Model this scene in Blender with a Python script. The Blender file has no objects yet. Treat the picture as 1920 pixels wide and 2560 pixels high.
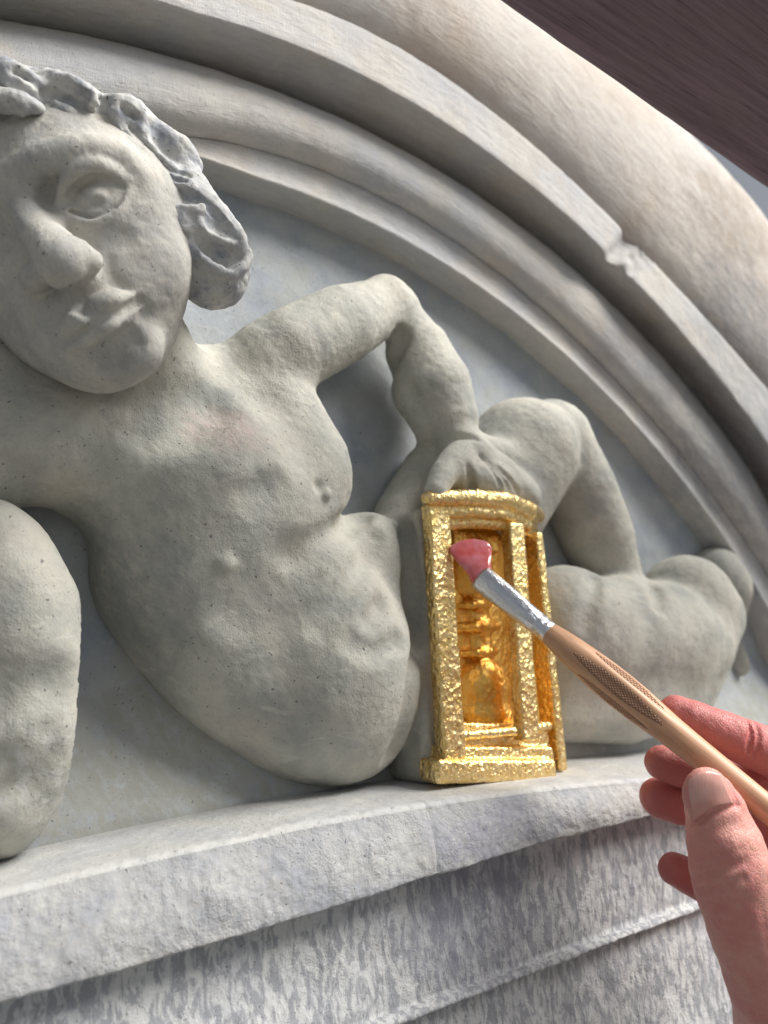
import bpy, math, random
import numpy as np
from mathutils import Matrix, Vector

# ------------------------------------------------------------------ camera, sky, sun, exposure
SC = bpy.context.scene
COL = SC.collection
F_PX = 1800.0                      # focal length in photograph pixels (1920 x 2560)
DIST = 215.0                       # camera to the back panel of the relief, mm
AX = np.array([2840., 270., F_PX]); AX /= np.linalg.norm(AX)          # wall "right" in camera axes (x right, y down, z forward)
_l, _x, _y = .07, 290., 300.
_b = (-F_PX**2 - 2840.*(_x - _l*_y)) / (2840.*_l + 270.)
AZ = np.array([_x + _l*(_b - _y), _b, F_PX]); AZ /= np.linalg.norm(AZ)  # wall "up"
AY = np.cross(AZ, AX)                                                    # into the wall
cam_d = bpy.data.cameras.new('camera'); cam = bpy.data.objects.new('camera', cam_d); COL.objects.link(cam)
SC.camera = cam
right = np.array([AX[0], AY[0], AZ[0]]); down = np.array([AX[1], AY[1], AZ[1]]); fwd = np.array([AX[2], AY[2], AZ[2]])
m = Matrix.Identity(4)
for r in range(3):
    m[r][0] = right[r]; m[r][1] = -down[r]; m[r][2] = -fwd[r]
m.translation = (0, -DIST*.001, 0)
cam.matrix_world = m
cam_d.sensor_fit = 'HORIZONTAL'; cam_d.sensor_width = 24.0
cam_d.lens = 24.0*F_PX/1920.0
cam_d.clip_start = .005; cam_d.clip_end = 200
cam_d.dof.use_dof = True; cam_d.dof.focus_distance = .188; cam_d.dof.aperture_fstop = cam_d.lens/2.1

SUN_AZ, SUN_EL = math.radians(48), math.radians(46)      # from the front right, high up
world = bpy.data.worlds.new('World'); SC.world = world; world.use_nodes = True
wn = world.node_tree.nodes; wl = world.node_tree.links
sky = wn.new('ShaderNodeTexSky'); sky.sky_type = 'NISHITA'; sky.sun_disc = False
sky.sun_elevation = SUN_EL; sky.sun_rotation = math.pi - SUN_AZ
sky.air_density = 1.0; sky.dust_density = 1.5; sky.ozone_density = 1.0
hsv = wn.new('ShaderNodeHueSaturation'); hsv.inputs['Saturation'].default_value = .28
wl.new(sky.outputs[0], hsv.inputs['Color']); wl.new(hsv.outputs[0], wn['Background'].inputs['Color'])
wn['Background'].inputs['Strength'].default_value = .065
sun_d = bpy.data.lights.new('sun', 'SUN'); sun_d.energy = 5.0; sun_d.angle = math.radians(34); sun_d.color = (1, .965, .91)
sun = bpy.data.objects.new('sun', sun_d); COL.objects.link(sun)
sdir = Vector((math.sin(SUN_AZ)*math.cos(SUN_EL), -math.cos(SUN_AZ)*math.cos(SUN_EL), math.sin(SUN_EL)))
sun.rotation_euler = sdir.to_track_quat('Z', 'Y').to_euler()
sun.location = sdir*2
SC.view_settings.view_transform = 'Standard'; SC.view_settings.look = 'None'
SC.view_settings.gamma = 1; SC.view_settings.use_curve_mapping = False
SC.view_settings.exposure = .4
SC.render.engine = 'CYCLES'; SC.render.resolution_x = 768; SC.render.resolution_y = 1024

# ------------------------------------------------------------------ measuring helpers (all in mm: x along the wall, y = -height above the panel, z up)
def ray(px, py):
    return np.array([(px-960)/F_PX, (py-1280)/F_PX, 1.0])
def to_wall(q):
    return np.array([q@AX, q@AY - DIST, q@AZ])
def at(px, py, h):                  # point h mm in front of the panel
    d = ray(px, py); return to_wall(d*((DIST-h)/(d@AY)))
def depth_at(px, py, h):
    d = ray(px, py); return (DIST-h)/(d@AY)
def deep(px, py, t):                # point at depth t mm from the eye
    return to_wall(ray(px, py)*t)
U_AX = np.array([AX[0], AY[0], AZ[0]]); V_AX = np.array([AX[1], AY[1], AZ[1]])

# ------------------------------------------------------------------ noise
def _hash(i, j, k, seed):
    n = (i*374761393 + j*668265263 + k*2147483647 + seed*974711) & 0xffffffff
    n = ((n ^ (n >> 13))*1274126177) & 0xffffffff
    n = (n ^ (n >> 16)) & 0xffff
    return n/32767.5 - 1.0
def vnoise(P, s, seed=0):
    q = P/s; i = np.floor(q).astype(np.int64); f = q - i; f = f*f*(3-2*f)
    r = 0
    for a in (0, 1):
        wa = f[:, 0] if a else 1-f[:, 0]
        for b in (0, 1):
            wb = f[:, 1] if b else 1-f[:, 1]
            for c in (0, 1):
                wc = f[:, 2] if c else 1-f[:, 2]
                r = r + wa*wb*wc*_hash(i[:, 0]+a, i[:, 1]+b, i[:, 2]+c, seed)
    return r
def fbm(P, s, n=3, seed=0, gain=.5):
    a, r = 1., 0
    for k in range(n):
        r = r + a*vnoise(P, s, seed+k*17); s *= .5; a *= gain
    return r

# ------------------------------------------------------------------ signed-distance sculpting
def spline(pts, step=9.):
    """smooth dense path through (px, py, ...) rows"""
    P = np.array(pts, float)
    if len(P) < 2: return P
    out = []; Q = np.vstack([2*P[0]-P[1], P, 2*P[-1]-P[-2]])
    for i in range(1, len(Q)-2):
        n = max(1, int(np.hypot(*(Q[i+1]-Q[i])[:2])/step))
        for t in np.linspace(0, 1, n, endpoint=False):
            a, b, c, d = Q[i-1], Q[i], Q[i+1], Q[i+2]
            out.append(.5*(2*b + (c-a)*t + (2*a-5*b+4*c-d)*t*t + (3*b-a-3*c+d)*t**3))
    out.append(P[-1]); return np.array(out)
def axis(*segs):
    """grid line positions: (start, (end, step), (end, step) ...)"""
    a = [segs[0]]
    for e, s in segs[1:]:
        n = max(1, int(round((e-a[-1])/s))); a += list(np.linspace(a[-1], e, n+1)[1:])
    return np.array(a)
class Clay:
    def __init__(s, xs, ys, zs, margin=9.):
        s.x, s.y, s.z = xs, ys, zs; s.F = np.full((len(xs), len(ys), len(zs)), 60., np.float32); s.m = margin
    def sub(s, lo, hi):
        sl = []
        for ax, l, h in zip((s.x, s.y, s.z), lo, hi):
            i = max(0, np.searchsorted(ax, l)-1); j = min(len(ax), np.searchsorted(ax, h)+1)
            if j-i < 2: return None
            sl.append(slice(i, j))
        G = (s.x[sl[0]].astype(np.float32)[:, None, None], s.y[sl[1]].astype(np.float32)[None, :, None], s.z[sl[2]].astype(np.float32)[None, None, :])
        return tuple(sl), G
    def put(s, lo, hi, fn, k, carve=False):
        mg = s.m if not carve else k+1
        r = s.sub(lo-mg, hi+mg)
        if r is None: return
        sl, G = r; d = fn(*G); A = s.F[sl]
        if carve:
            d = -d; e = np.maximum(k-np.abs(A-d), 0)/k
            s.F[sl] = np.maximum(A, d) + e*e*k*.25
        else:
            e = np.maximum(k-np.abs(A-d), 0)/k
            s.F[sl] = np.minimum(A, d) - e*e*k*.25
    def cone(s, a, b, r1, r2, k=3., carve=False):
        a = np.asarray(a, float); b = np.asarray(b, float); ba = b-a; L2 = max(ba@ba, 1e-6)
        def fn(x, y, z):
            px, py, pz = x-a[0], y-a[1], z-a[2]
            t = np.clip((px*ba[0]+py*ba[1]+pz*ba[2])/L2, 0, 1)
            return np.sqrt((px-t*ba[0])**2+(py-t*ba[1])**2+(pz-t*ba[2])**2) - (r1+(r2-r1)*t)
        R = max(r1, r2); s.put(np.minimum(a, b)-R, np.maximum(a, b)+R, fn, k, carve)
    def chain(s, pts, k=3., carve=False):
        """pts: (point, radius); the links are joined first, then blended once"""
        if len(pts) == 1: pts = list(pts)*2
        A_ = np.array([p[0] for p in pts], float); R_ = np.array([p[1] for p in pts], float)
        lo = (A_-R_[:, None]).min(0); hi = (A_+R_[:, None]).max(0)
        mg = s.m if not carve else k+1
        r = s.sub(lo-mg, hi+mg)
        if r is None: return
        sl, G = r; D_ = np.full([g.size for g in G], 60., np.float32)
        for i in range(len(pts)-1):
            a, b = A_[i], A_[i+1]; r1, r2 = R_[i], R_[i+1]; ba = b-a; L2 = max(ba@ba, 1e-6); R = max(r1, r2)
            q = []
            for g, l, h in zip(G, np.minimum(a, b)-R-mg, np.maximum(a, b)+R+mg):
                v = g.ravel(); i0 = max(0, np.searchsorted(v, l)-1); i1 = min(len(v), np.searchsorted(v, h)+1); q.append((i0, i1))
            if any(j-i0 < 1 for i0, j in q): continue
            x = G[0][q[0][0]:q[0][1]]-a[0]; y = G[1][:, q[1][0]:q[1][1]]-a[1]; z = G[2][:, :, q[2][0]:q[2][1]]-a[2]
            t = np.clip((x*ba[0]+y*ba[1]+z*ba[2])/L2, 0, 1)
            d = np.sqrt((x-t*ba[0])**2+(y-t*ba[1])**2+(z-t*ba[2])**2) - (r1+(r2-r1)*t)
            ss = tuple(slice(*w) for w in q); D_[ss] = np.minimum(D_[ss], d)
        A0 = s.F[sl]
        if carve:
            D_ = -D_; e = np.maximum(k-np.abs(A0-D_), 0)/k; s.F[sl] = np.maximum(A0, D_) + e*e*k*.25
        else:
            e = np.maximum(k-np.abs(A0-D_), 0)/k; s.F[sl] = np.minimum(A0, D_) - e*e*k*.25
    def ell(s, c, M, k=3., carve=False):
        c = np.asarray(c, float); Mi = np.linalg.inv(M); N = Mi.T@Mi
        ext = np.sqrt((M**2).sum(1))
        def fn(x, y, z):
            p = (x-c[0], y-c[1], z-c[2])
            q = [Mi[i, 0]*p[0]+Mi[i, 1]*p[1]+Mi[i, 2]*p[2] for i in range(3)]
            g = [N[i, 0]*p[0]+N[i, 1]*p[1]+N[i, 2]*p[2] for i in range(3)]
            k0 = np.sqrt(q[0]**2+q[1]**2+q[2]**2); k1 = np.sqrt(g[0]**2+g[1]**2+g[2]**2)+1e-6
            return k0*(k0-1)/k1
        s.put(c-ext, c+ext, fn, k, carve)
    def box(s, c, M, rnd, k=1., carve=False):
        """M columns: half-axis vectors"""
        c = np.asarray(c, float); L = np.sqrt((M**2).sum(0)); E = M/L; ext = np.abs(M).sum(1)
        def fn(x, y, z):
            p = (x-c[0], y-c[1], z-c[2]); o = 0; mx = None
            for i in range(3):
                q = np.abs(E[0, i]*p[0]+E[1, i]*p[1]+E[2, i]*p[2]) - L[i] + rnd
                o = o + np.maximum(q, 0)**2; mx = q if mx is None else np.maximum(mx, q)
            return np.sqrt(o) + np.minimum(mx, 0) - rnd
        s.put(c-ext, c+ext, fn, k, carve)
    def hit(s, px, py, skip=0.):
        """depth at which the line of sight through (px, py) enters the clay"""
        t = np.arange(110., 420., .2); P = np.array([to_wall(ray(px, py))]) ; o = np.array([0, -DIST, 0]); P = o + (P-o)*t[:, None]
        ix = [np.interp(P[:, d], ax, np.arange(len(ax)), left=-1, right=-1) for d, ax in enumerate((s.x, s.y, s.z))]
        okk = (ix[0] >= 0) & (ix[1] >= 0) & (ix[2] >= 0); v = np.full(len(t), 9.)
        i = [np.rint(k[okk]).astype(int) for k in ix]; v[okk] = s.F[i[0], i[1], i[2]]
        w = np.nonzero(v < 0)[0]
        return t[w[0]] if len(w) else None
    def trace(s, P, hit):
        q = [(p, hit(p[0], p[1])) for p in P]; q = [(p, t) for p, t in q if t is not None]
        T_ = np.array([t for _, t in q])
        for _ in range(4):
            if len(T_) > 2: T_[1:-1] = (T_[:-2]+2*T_[1:-1]+T_[2:])/4
        return [p for p, _ in q], list(T_)
    def crease(s, pts, k=2., add=False):
        """pts: (px, py, radius px, depth mm); follows the surface as it stands"""
        ns = []
        for (px, py, r, dp), t in zip(*s.trace(spline(pts, 14.), s.hit)):
            rm = r*t/F_PX; ns.append((deep(px, py, t + (dp - rm if not add else rm - dp)), rm))
        if ns: s.chain(ns, k, not add)
    def freeze(s): s.base = s.F.copy()
    def bhit(s, px, py):
        keep = s.F; s.F = s.base; t = s.hit(px, py); s.F = keep; return t
    def relief(s, pts, k=2., cut=False):
        """pts: (px, py, radius px, lift mm): crest (or, when cutting, floor) at lift above the frozen surface"""
        ns = []
        for (px, py, r, lf), t in zip(*s.trace(spline(pts), s.bhit)):
            rm = r*t/F_PX; ns.append((deep(px, py, t - lf + (rm if not cut else -rm)), rm))
        s.chain(ns, k, cut)
    def swell(s, px, py, a, b, ang, lift, dep, k=3., cut=False):
        t = s.bhit(px, py); t = t - lift + (dep if not cut else -dep)
        s.ell(deep(px, py, t), Mview(px, py, t, a, b, ang, dep), k, cut)
    def mesh(s):
        F = s.F; I = F < 0
        nx, ny, nz = F.shape
        cnt = np.zeros((nx-1, ny-1, nz-1), np.int8)
        for a in (0, 1):
            for b in (0, 1):
                for c in (0, 1): cnt += I[a:nx-1+a, b:ny-1+b, c:nz-1+c]
        act = (cnt > 0) & (cnt < 8)
        ci, cj, ck = np.nonzero(act); n = len(ci)
        idx = np.full(act.shape, -1, np.int32); idx[ci, cj, ck] = np.arange(n)
        S = np.zeros((n, 3)); W = np.zeros(n)
        cor = [(a, b, c) for a in (0, 1) for b in (0, 1) for c in (0, 1)]
        for p in cor:
            for axn in range(3):
                if p[axn]: continue
                q = list(p); q[axn] = 1
                f0 = F[ci+p[0], cj+p[1], ck+p[2]].astype(float); f1 = F[ci+q[0], cj+q[1], ck+q[2]].astype(float)
                cr = (f0 < 0) != (f1 < 0); t = np.where(cr, f0/np.where(cr, f0-f1, 1), 0)
                for d in range(3):
                    S[:, d] += np.where(cr, p[d] + (t if d == axn else 0), 0)
                W += cr
        S /= W[:, None]
        V = np.empty((n, 3))
        for d, (ax, cc) in enumerate(((s.x, ci), (s.y, cj), (s.z, ck))):
            V[:, d] = np.interp(cc+S[:, d], np.arange(len(ax)), ax)
        Q = []
        for axn in range(3):
            sl0 = [slice(1, -1)]*3; sl1 = [slice(1, -1)]*3
            sl0[axn] = slice(0, -1); sl1[axn] = slice(1, None)
            a = I[tuple(sl0)]; b = I[tuple(sl1)]
            e = np.nonzero(a != b); fl = a[e]
            o = [e[0]+1, e[1]+1, e[2]+1]; o[axn] = e[axn]
            u, v = (axn+1) % 3, (axn+2) % 3
            def cell(du, dv):
                k = [o[0].copy(), o[1].copy(), o[2].copy()]; k[u] = k[u]-1+du; k[v] = k[v]-1+dv
                return idx[k[0], k[1], k[2]]
            q = np.stack([cell(0, 0), cell(1, 0), cell(1, 1), cell(0, 1)], 1)
            q[~fl] = q[~fl][:, ::-1]
            Q.append(q)
        Q = np.concatenate(Q); Q = Q[(Q >= 0).all(1)]
        return V, Q
def normals(V, Q):
    fn = np.cross(V[Q[:, 2]]-V[Q[:, 0]], V[Q[:, 3]]-V[Q[:, 1]]); N = np.zeros_like(V)
    for i in range(4): 
        for d in range(3): N[:, d] += np.bincount(Q[:, i], fn[:, d], len(V))
    return N/(np.linalg.norm(N, axis=1)[:, None]+1e-9)
def rough(V, Q, layers):
    N = normals(V, Q); d = 0
    for amp, s, n, seed in layers: d = d + amp*fbm(V, s, n, seed)
    return V + N*d[:, None]

def to_obj(name, V, Q, mat, parent=None, smooth=True):
    me = bpy.data.meshes.new(name); V = np.asarray(V, float)*.001
    Q = np.asarray(Q)
    me.vertices.add(len(V)); me.vertices.foreach_set('co', V.astype(np.float32).ravel())
    w = Q.shape[1]
    me.loops.add(Q.size); me.loops.foreach_set('vertex_index', Q.astype(np.int32).ravel())
    me.polygons.add(len(Q)); me.polygons.foreach_set('loop_start', np.arange(0, Q.size, w, dtype=np.int32))
    me.polygons.foreach_set('use_smooth', np.full(len(Q), smooth)); me.update(calc_edges=True); me.validate()
    me.materials.append(mat)
    o = bpy.data.objects.new(name, me); COL.objects.link(o)
    if parent: o.parent = parent
    return o
def tag(o, label=None, cat=None, group=None, kind=None):
    for k, v in (('label', label), ('category', cat), ('group', group), ('kind', kind)):
        if v: o[k] = v
    return o
def empty(name, loc=(0, 0, 0)):
    o = bpy.data.objects.new(name, None); COL.objects.link(o); o.location = (0, 0, 0); o.empty_display_size = .01
    return o
def grid_faces(nu, nv, flip=False):
    i = np.arange(nu-1)[:, None]*nv + np.arange(nv-1)[None, :]; i = i.ravel()
    q = np.stack([i, i+nv, i+nv+1, i+1], 1)
    return q[:, ::-1] if flip else q

# ------------------------------------------------------------------ materials
def new_mat(name):
    mt = bpy.data.materials.new(name); mt.use_nodes = True
    nt = mt.node_tree; return mt, nt, nt.nodes['Principled BSDF']
class NT:
    def __init__(s, nt): s.nt = nt; s.co = None
    def n(s, t, **kw):
        nd = s.nt.nodes.new(t)
        for k, v in kw.items(): setattr(nd, k, v)
        return nd
    def link(s, a, b): s.nt.links.new(a, b)
    def coord(s, scale=(1, 1, 1), rot=(0, 0, 0)):
        if s.co is None: s.co = s.n('ShaderNodeTexCoord').outputs['Object']
        mp = s.n('ShaderNodeMapping'); mp.inputs['Scale'].default_value = [c*1000 for c in scale]; mp.inputs['Rotation'].default_value = rot
        s.link(s.co, mp.inputs['Vector']); return mp.outputs[0]
    def noise(s, size, detail=4, rough=.55, scale=(1, 1, 1), rot=(0, 0, 0), dist=0.):
        nd = s.n('ShaderNodeTexNoise'); nd.inputs['Scale'].default_value = 1./size; nd.inputs['Detail'].default_value = detail
        nd.inputs['Roughness'].default_value = rough; nd.inputs['Distortion'].default_value = dist
        s.link(s.coord(scale, rot), nd.inputs['Vector']); return nd.outputs['Fac']
    def ramp(s, fac, stops):
        nd = s.n('ShaderNodeValToRGB'); cr = nd.color_ramp
        while len(cr.elements) < len(stops): cr.elements.new(.5)
        for e, (p, c) in zip(cr.elements, stops):
            e.position = p; e.color = (c, c, c, 1) if isinstance(c, (int, float)) else (*c, 1)
        s.link(fac, nd.inputs[0]); return nd.outputs[0]
    def mix(s, fac, a, b, mode='MIX'):
        nd = s.n('ShaderNodeMix', data_type='RGBA', blend_type=mode)
        for sock, v in ((nd.inputs[0], fac), (nd.inputs[6], a), (nd.inputs[7], b)):
            if hasattr(v, 'is_linked'): s.link(v, sock)
            elif isinstance(v, (int, float)): sock.default_value = v if sock.type == 'VALUE' else (v, v, v, 1)
            else: sock.default_value = (*v, 1)
        return nd.outputs[2]
    def math(s, op, a, b=0.):
        nd = s.n('ShaderNodeMath', operation=op)
        for sock, v in ((nd.inputs[0], a), (nd.inputs[1], b)):
            if hasattr(v, 'is_linked'): s.link(v, sock)
            else: sock.default_value = v
        return nd.outputs[0]
    def bump(s, h, dist, strength=1., nrm=None):
        nd = s.n('ShaderNodeBump'); nd.inputs['Strength'].default_value = strength; nd.inputs['Distance'].default_value = dist*.001
        s.link(h, nd.inputs['Height'])
        if nrm: s.link(nrm, nd.inputs['Normal'])
        return nd.outputs[0]

def stone(name, light, cool, warm, cool_amt=.5, warm_amt=.35, grain=.18, stroke=.12, stroke_rot=(0, .6, 0), speck=.5, rough_v=.82, lump=14.):
    mt, nt, bs = new_mat(name); T = NT(nt)
    c = T.mix(T.math('MULTIPLY', T.ramp(T.noise(lump, 5, .6), [(.42, 0), (.66, 1)]), cool_amt), light, cool)
    c = T.mix(T.math('MULTIPLY', T.ramp(T.noise(lump*.8, 4, .6, (1, 1, 1), (.3, .5, .9)), [(.5, 0), (.7, 1)]), warm_amt), c, warm)
    # thin wash left in the tooth of the surface
    c = T.mix(T.math('MULTIPLY', T.ramp(T.noise(1.3, 4, .7), [(.52, 0), (.68, 1)]), .22), c, tuple(v*.72 for v in cool))
    # pale flat touches of paint with torn edges
    pt = T.ramp(T.noise(lump*.55, 6, .7, (1, 1, 2.2), (.2, .7, .3), .8), [(.60, 0), (.63, 1)])
    c = T.mix(T.math('MULTIPLY', pt, .4), c, tuple(min(.75, v*1.16) for v in light))
    # pits
    sp = T.ramp(T.noise(1.0, 2, .5, (1, 1, 1), (1, 2, .4)), [(.69, 0), (.745, 1)])
    c = T.mix(T.math('MULTIPLY', sp, speck), c, (.10, .10, .11))
    T.link(c, bs.inputs['Base Color'])
    bs.inputs['Roughness'].default_value = rough_v; bs.inputs['Specular IOR Level'].default_value = .25
    patch = T.ramp(T.noise(lump*.9, 3, .6, (1, 1, 1), (.8, .1, .4)), [(.34, .12), (.66, 1.)])      # where the filler was left open or rubbed smooth
    b1 = T.bump(T.math('MULTIPLY', T.noise(2.8, 6, .66), patch), grain*3.2)
    b2 = T.bump(T.math('MULTIPLY', T.noise(.6, 3, .6), patch), grain*1.1, 1., b1)
    b3 = T.bump(T.noise(.42, 3, .6, (1, 1, .13), stroke_rot), stroke, 1., b2)
    b4 = T.bump(T.math('SUBTRACT', 1., sp), .25, .8, b3)
    T.link(b4, bs.inputs['Normal'])
    return mt
M_BODY = stone('painted_stone_figure', (.51, .50, .44), (.29, .305, .295), (.48, .42, .37), .75, .35, .18, .08, (.2, .9, 0), .75, lump=20.)
M_HEAD = stone('painted_stone_face', (.53, .515, .47), (.34, .345, .35), (.48, .44, .38), .6, .4, .08, .06, (0, .35, 0), .7, lump=9.)
M_HAIR = stone('painted_stone_hair', (.56, .56, .54), (.26, .28, .33), (.50, .47, .42), .95, .3, .12, .06, (0, .6, 0), .9, lump=6.)
M_PANEL = stone('painted_stone_panel', (.42, .445, .46), (.30, .335, .40), (.39, .39, .35), .8, .5, .10, .05, (0, 0, 0), .7, lump=22.)
M_ARCH = stone('painted_stone_moulding', (.56, .54, .505), (.41, .44, .51), (.48, .41, .34), .5, .4, .08, .16, (0, .7, 0), .25, lump=30.)
M_ARCHO = stone('painted_stone_outer_roll', (.64, .60, .55), (.52, .52, .54), (.52, .42, .33), .4, .55, .08, .20, (0, .7, 0), .15, lump=55.)
M_LEDGE = stone('painted_stone_ledge', (.58, .58, .56), (.44, .455, .50), (.52, .50, .45), .6, .3, .2, .08, (0, 0, 0), .4, lump=18.)

def wall_vec(u, v):                 # direction in the wall seen at slope (u right, v down)
    w = U_AX*u + V_AX*v; return w/np.linalg.norm(w)
def strokes(mt, direction, size, stretch, amp, mixcol=None, mixamt=.0, lo=.5, hi=.62, mask=None):
    """brush drag marks over an existing stone material"""
    nt = mt.node_tree; T = NT(nt); bs = nt.nodes['Principled BSDF']
    d = np.asarray(direction, float); a = np.cross(d, [0, 1, 0]); a /= np.linalg.norm(a); b_ = np.cross(d, a)
    co = T.n('ShaderNodeTexCoord').outputs['Object']; cmb = T.n('ShaderNodeCombineXYZ')
    for i, (v, k) in enumerate(((d, stretch), (a, 1.), (b_, 1.))):
        dt = T.n('ShaderNodeVectorMath', operation='DOT_PRODUCT'); dt.inputs[1].default_value = v*1000*k; T.link(co, dt.inputs[0]); T.link(dt.outputs['Value'], cmb.inputs[i])
    nd = T.n('ShaderNodeTexNoise'); nd.inputs['Scale'].default_value = 1/size; nd.inputs['Detail'].default_value = 6; nd.inputs['Roughness'].default_value = .68; nd.inputs['Distortion'].default_value = .5
    T.link(cmb.outputs[0], nd.inputs['Vector'])
    old = bs.inputs['Normal'].links[0].from_socket
    T.link(T.bump(nd.outputs['Fac'], amp, 1., old), bs.inputs['Normal'])
    if mixcol is not None:
        oc = bs.inputs['Base Color'].links[0].from_socket
        fac = T.math('MULTIPLY', T.ramp(nd.outputs['Fac'], [(lo, 0), (hi, 1)]), mixamt)
        if mask is not None: fac = T.math('MULTIPLY', fac, mask(T))
        T.link(T.mix(fac, oc, mixcol), bs.inputs['Base Color'])
def blot(centre, radii, wob=.35, size=9.):
    """an irregular brushed patch round a point of the wall (mm)"""
    def f(T):
        co = T.n('ShaderNodeTexCoord').outputs['Object']; mp = T.n('ShaderNodeMapping'); mp.vector_type = 'TEXTURE'
        mp.inputs['Location'].default_value = [c*.001 for c in centre]; mp.inputs['Scale'].default_value = [r*.001 for r in radii]
        T.link(co, mp.inputs['Vector']); ln = T.n('ShaderNodeVectorMath', operation='LENGTH'); T.link(mp.outputs[0], ln.inputs[0])
        v = T.math('ADD', ln.outputs['Value'], T.math('MULTIPLY', T.math('SUBTRACT', T.noise(size, 4, .65), .5), wob*4))
        return T.ramp(v, [(.45, 1), (1.1, 0)])
    return f
strokes(M_HEAD, wall_vec(.42, .9), .7, .08, .09, (.30, .30, .32), .4, .55, .68)
strokes(M_BODY, wall_vec(.75, .66), 1.1, .22, .16, (.40, .40, .42), .25, .55, .7)
strokes(M_BODY, wall_vec(.3, .9), 2.4, .5, .0, (.55, .55, .52), .9, .50, .53, blot(at(60, 1930, 30), (20, 40, 14), .5, 6))
strokes(M_BODY, wall_vec(.8, .6), 2.2, .4, .0, (.56, .42, .40), .45, .30, .60, blot(at(570, 1080, 34), (14, 30, 10), .4, 8))
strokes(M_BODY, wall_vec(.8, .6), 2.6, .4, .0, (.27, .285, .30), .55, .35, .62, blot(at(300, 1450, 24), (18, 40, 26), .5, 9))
M_LEDGE2 = stone('dry_brushed_stone', (.56, .57, .57), (.42, .43, .48), (.5, .48, .45), .5, .2, .22, .05, (0, 0, 0), .3, lump=16.)
strokes(M_LEDGE2, wall_vec(.04, 1.), 2.2, .30, .30, (.24, .25, .28), .75, .47, .555)
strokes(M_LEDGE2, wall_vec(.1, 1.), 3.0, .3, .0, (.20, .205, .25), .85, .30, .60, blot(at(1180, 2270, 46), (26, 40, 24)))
M_LEDGE1 = stone('mottled_stone_ledge_face', (.50, .50, .49), (.34, .355, .40), (.46, .44, .41), .8, .3, .24, .06, (0, 0, 0), .5, lump=11.)
strokes(M_PANEL, wall_vec(.7, .7), 3.2, .6, .1, (.34, .335, .29), .8, .30, .55, blot((140, 0, -45), (330, 60, 75), .5, 26))
strokes(M_LEDGE1, wall_vec(1., -.25), .9, .3, .1, (.30, .30, .37), .8, .36, .62, blot(at(1230, 2080, 54), (26, 26, 9)))
strokes(M_LEDGE1, wall_vec(.5, -.5), 1.4, .7, .05, (.36, .38, .43), .45, .46, .60, blot(at(430, 2290, 46), (70, 30, 11)))

def drag(mt, amp, col, amt):
    """bristle marks pulled along a moulding"""
    nt = mt.node_tree; T = NT(nt); bs = nt.nodes['Principled BSDF']
    at_ = T.n('ShaderNodeAttribute'); at_.attribute_name = 'flow'
    def tx(sx, sy, det):
        mp = T.n('ShaderNodeMapping'); mp.inputs['Scale'].default_value = (sx*1.8, sy, 1); T.link(at_.outputs['Vector'], mp.inputs['Vector'])
        nd = T.n('ShaderNodeTexNoise'); nd.inputs['Scale'].default_value = 1.; nd.inputs['Detail'].default_value = det; nd.inputs['Roughness'].default_value = .65; nd.inputs['Distortion'].default_value = .4
        T.link(mp.outputs[0], nd.inputs['Vector']); return nd.outputs['Fac']
    f = tx(.12, 1.3, 5); g = tx(.05, .30, 4)
    old = bs.inputs['Normal'].links[0].from_socket
    T.link(T.bump(g, .5, 1., T.bump(f, amp, 1., old)), bs.inputs['Normal'])
    oc = bs.inputs['Base Color'].links[0].from_socket
    c = T.mix(T.math('MULTIPLY', T.ramp(f, [(.50, 0), (.66, 1)]), amt), oc, col)
    T.link(T.mix(T.math('MULTIPLY', T.ramp(g, [(.46, 0), (.68, 1)]), amt), c, tuple(v*.85 for v in col)), bs.inputs['Base Color'])
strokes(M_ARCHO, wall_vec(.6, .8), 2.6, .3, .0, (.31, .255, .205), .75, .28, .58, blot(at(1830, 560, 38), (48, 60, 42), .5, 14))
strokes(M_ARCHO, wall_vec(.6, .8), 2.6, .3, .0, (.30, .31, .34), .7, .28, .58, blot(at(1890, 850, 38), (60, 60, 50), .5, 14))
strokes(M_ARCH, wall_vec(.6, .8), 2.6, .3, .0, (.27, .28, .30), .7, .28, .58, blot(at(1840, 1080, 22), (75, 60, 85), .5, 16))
drag(M_ARCH, .2, (.40, .40, .40), .28)
drag(M_ARCHO, .24, (.50, .43, .36), .35)

# ------------------------------------------------------------------ SETTING: back panel, arch, ledge
RC = np.array([40., -40.])                              # springing centre of the lunette in the wall plane
def rail(pts, h, deg=3):
    q = np.array([at(x, y, h if not callable(h) else h(x))[[0, 2]] for x, y in pts]) - RC
    th = np.arctan2(q[:, 1], q[:, 0]); r = np.hypot(q[:, 0], q[:, 1])
    # extrapolate flat beyond the measured stretch
    c = np.polyfit(th, r, deg); lo, hi = th.min(), th.max()
    d = np.polyder(c)
    def f(t):
        tc = np.clip(t, lo, hi); return np.polyval(c, tc) + np.polyval(d, tc)*(t-tc)*.6
    return f, (lo, hi)
ARR_D = [(480, 26), (579, 58), (694, 104), (810, 156), (960, 223), (1054, 277), (1164, 344), (1330, 455), (1423, 541), (1509, 621), (1600, 728), (1681, 818), (1761, 904), (1920, 1107)]
CRE_C = [(0, 12), (174, 43), (347, 87), (521, 139), (694, 203), (868, 278), (960, 324), (1084, 385), (1207, 467), (1330, 553), (1423, 639), (1515, 713), (1638, 842), (1761, 984), (1896, 1168)]
ARR_B = [(643, 445), (778, 493), (922, 560), (1019, 609), (1115, 662), (1240, 744), (1355, 836), (1441, 916), (1508, 983), (1581, 1059), (1653, 1146), (1725, 1225), (1798, 1323), (1852, 1406), (1920, 1526)]
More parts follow.
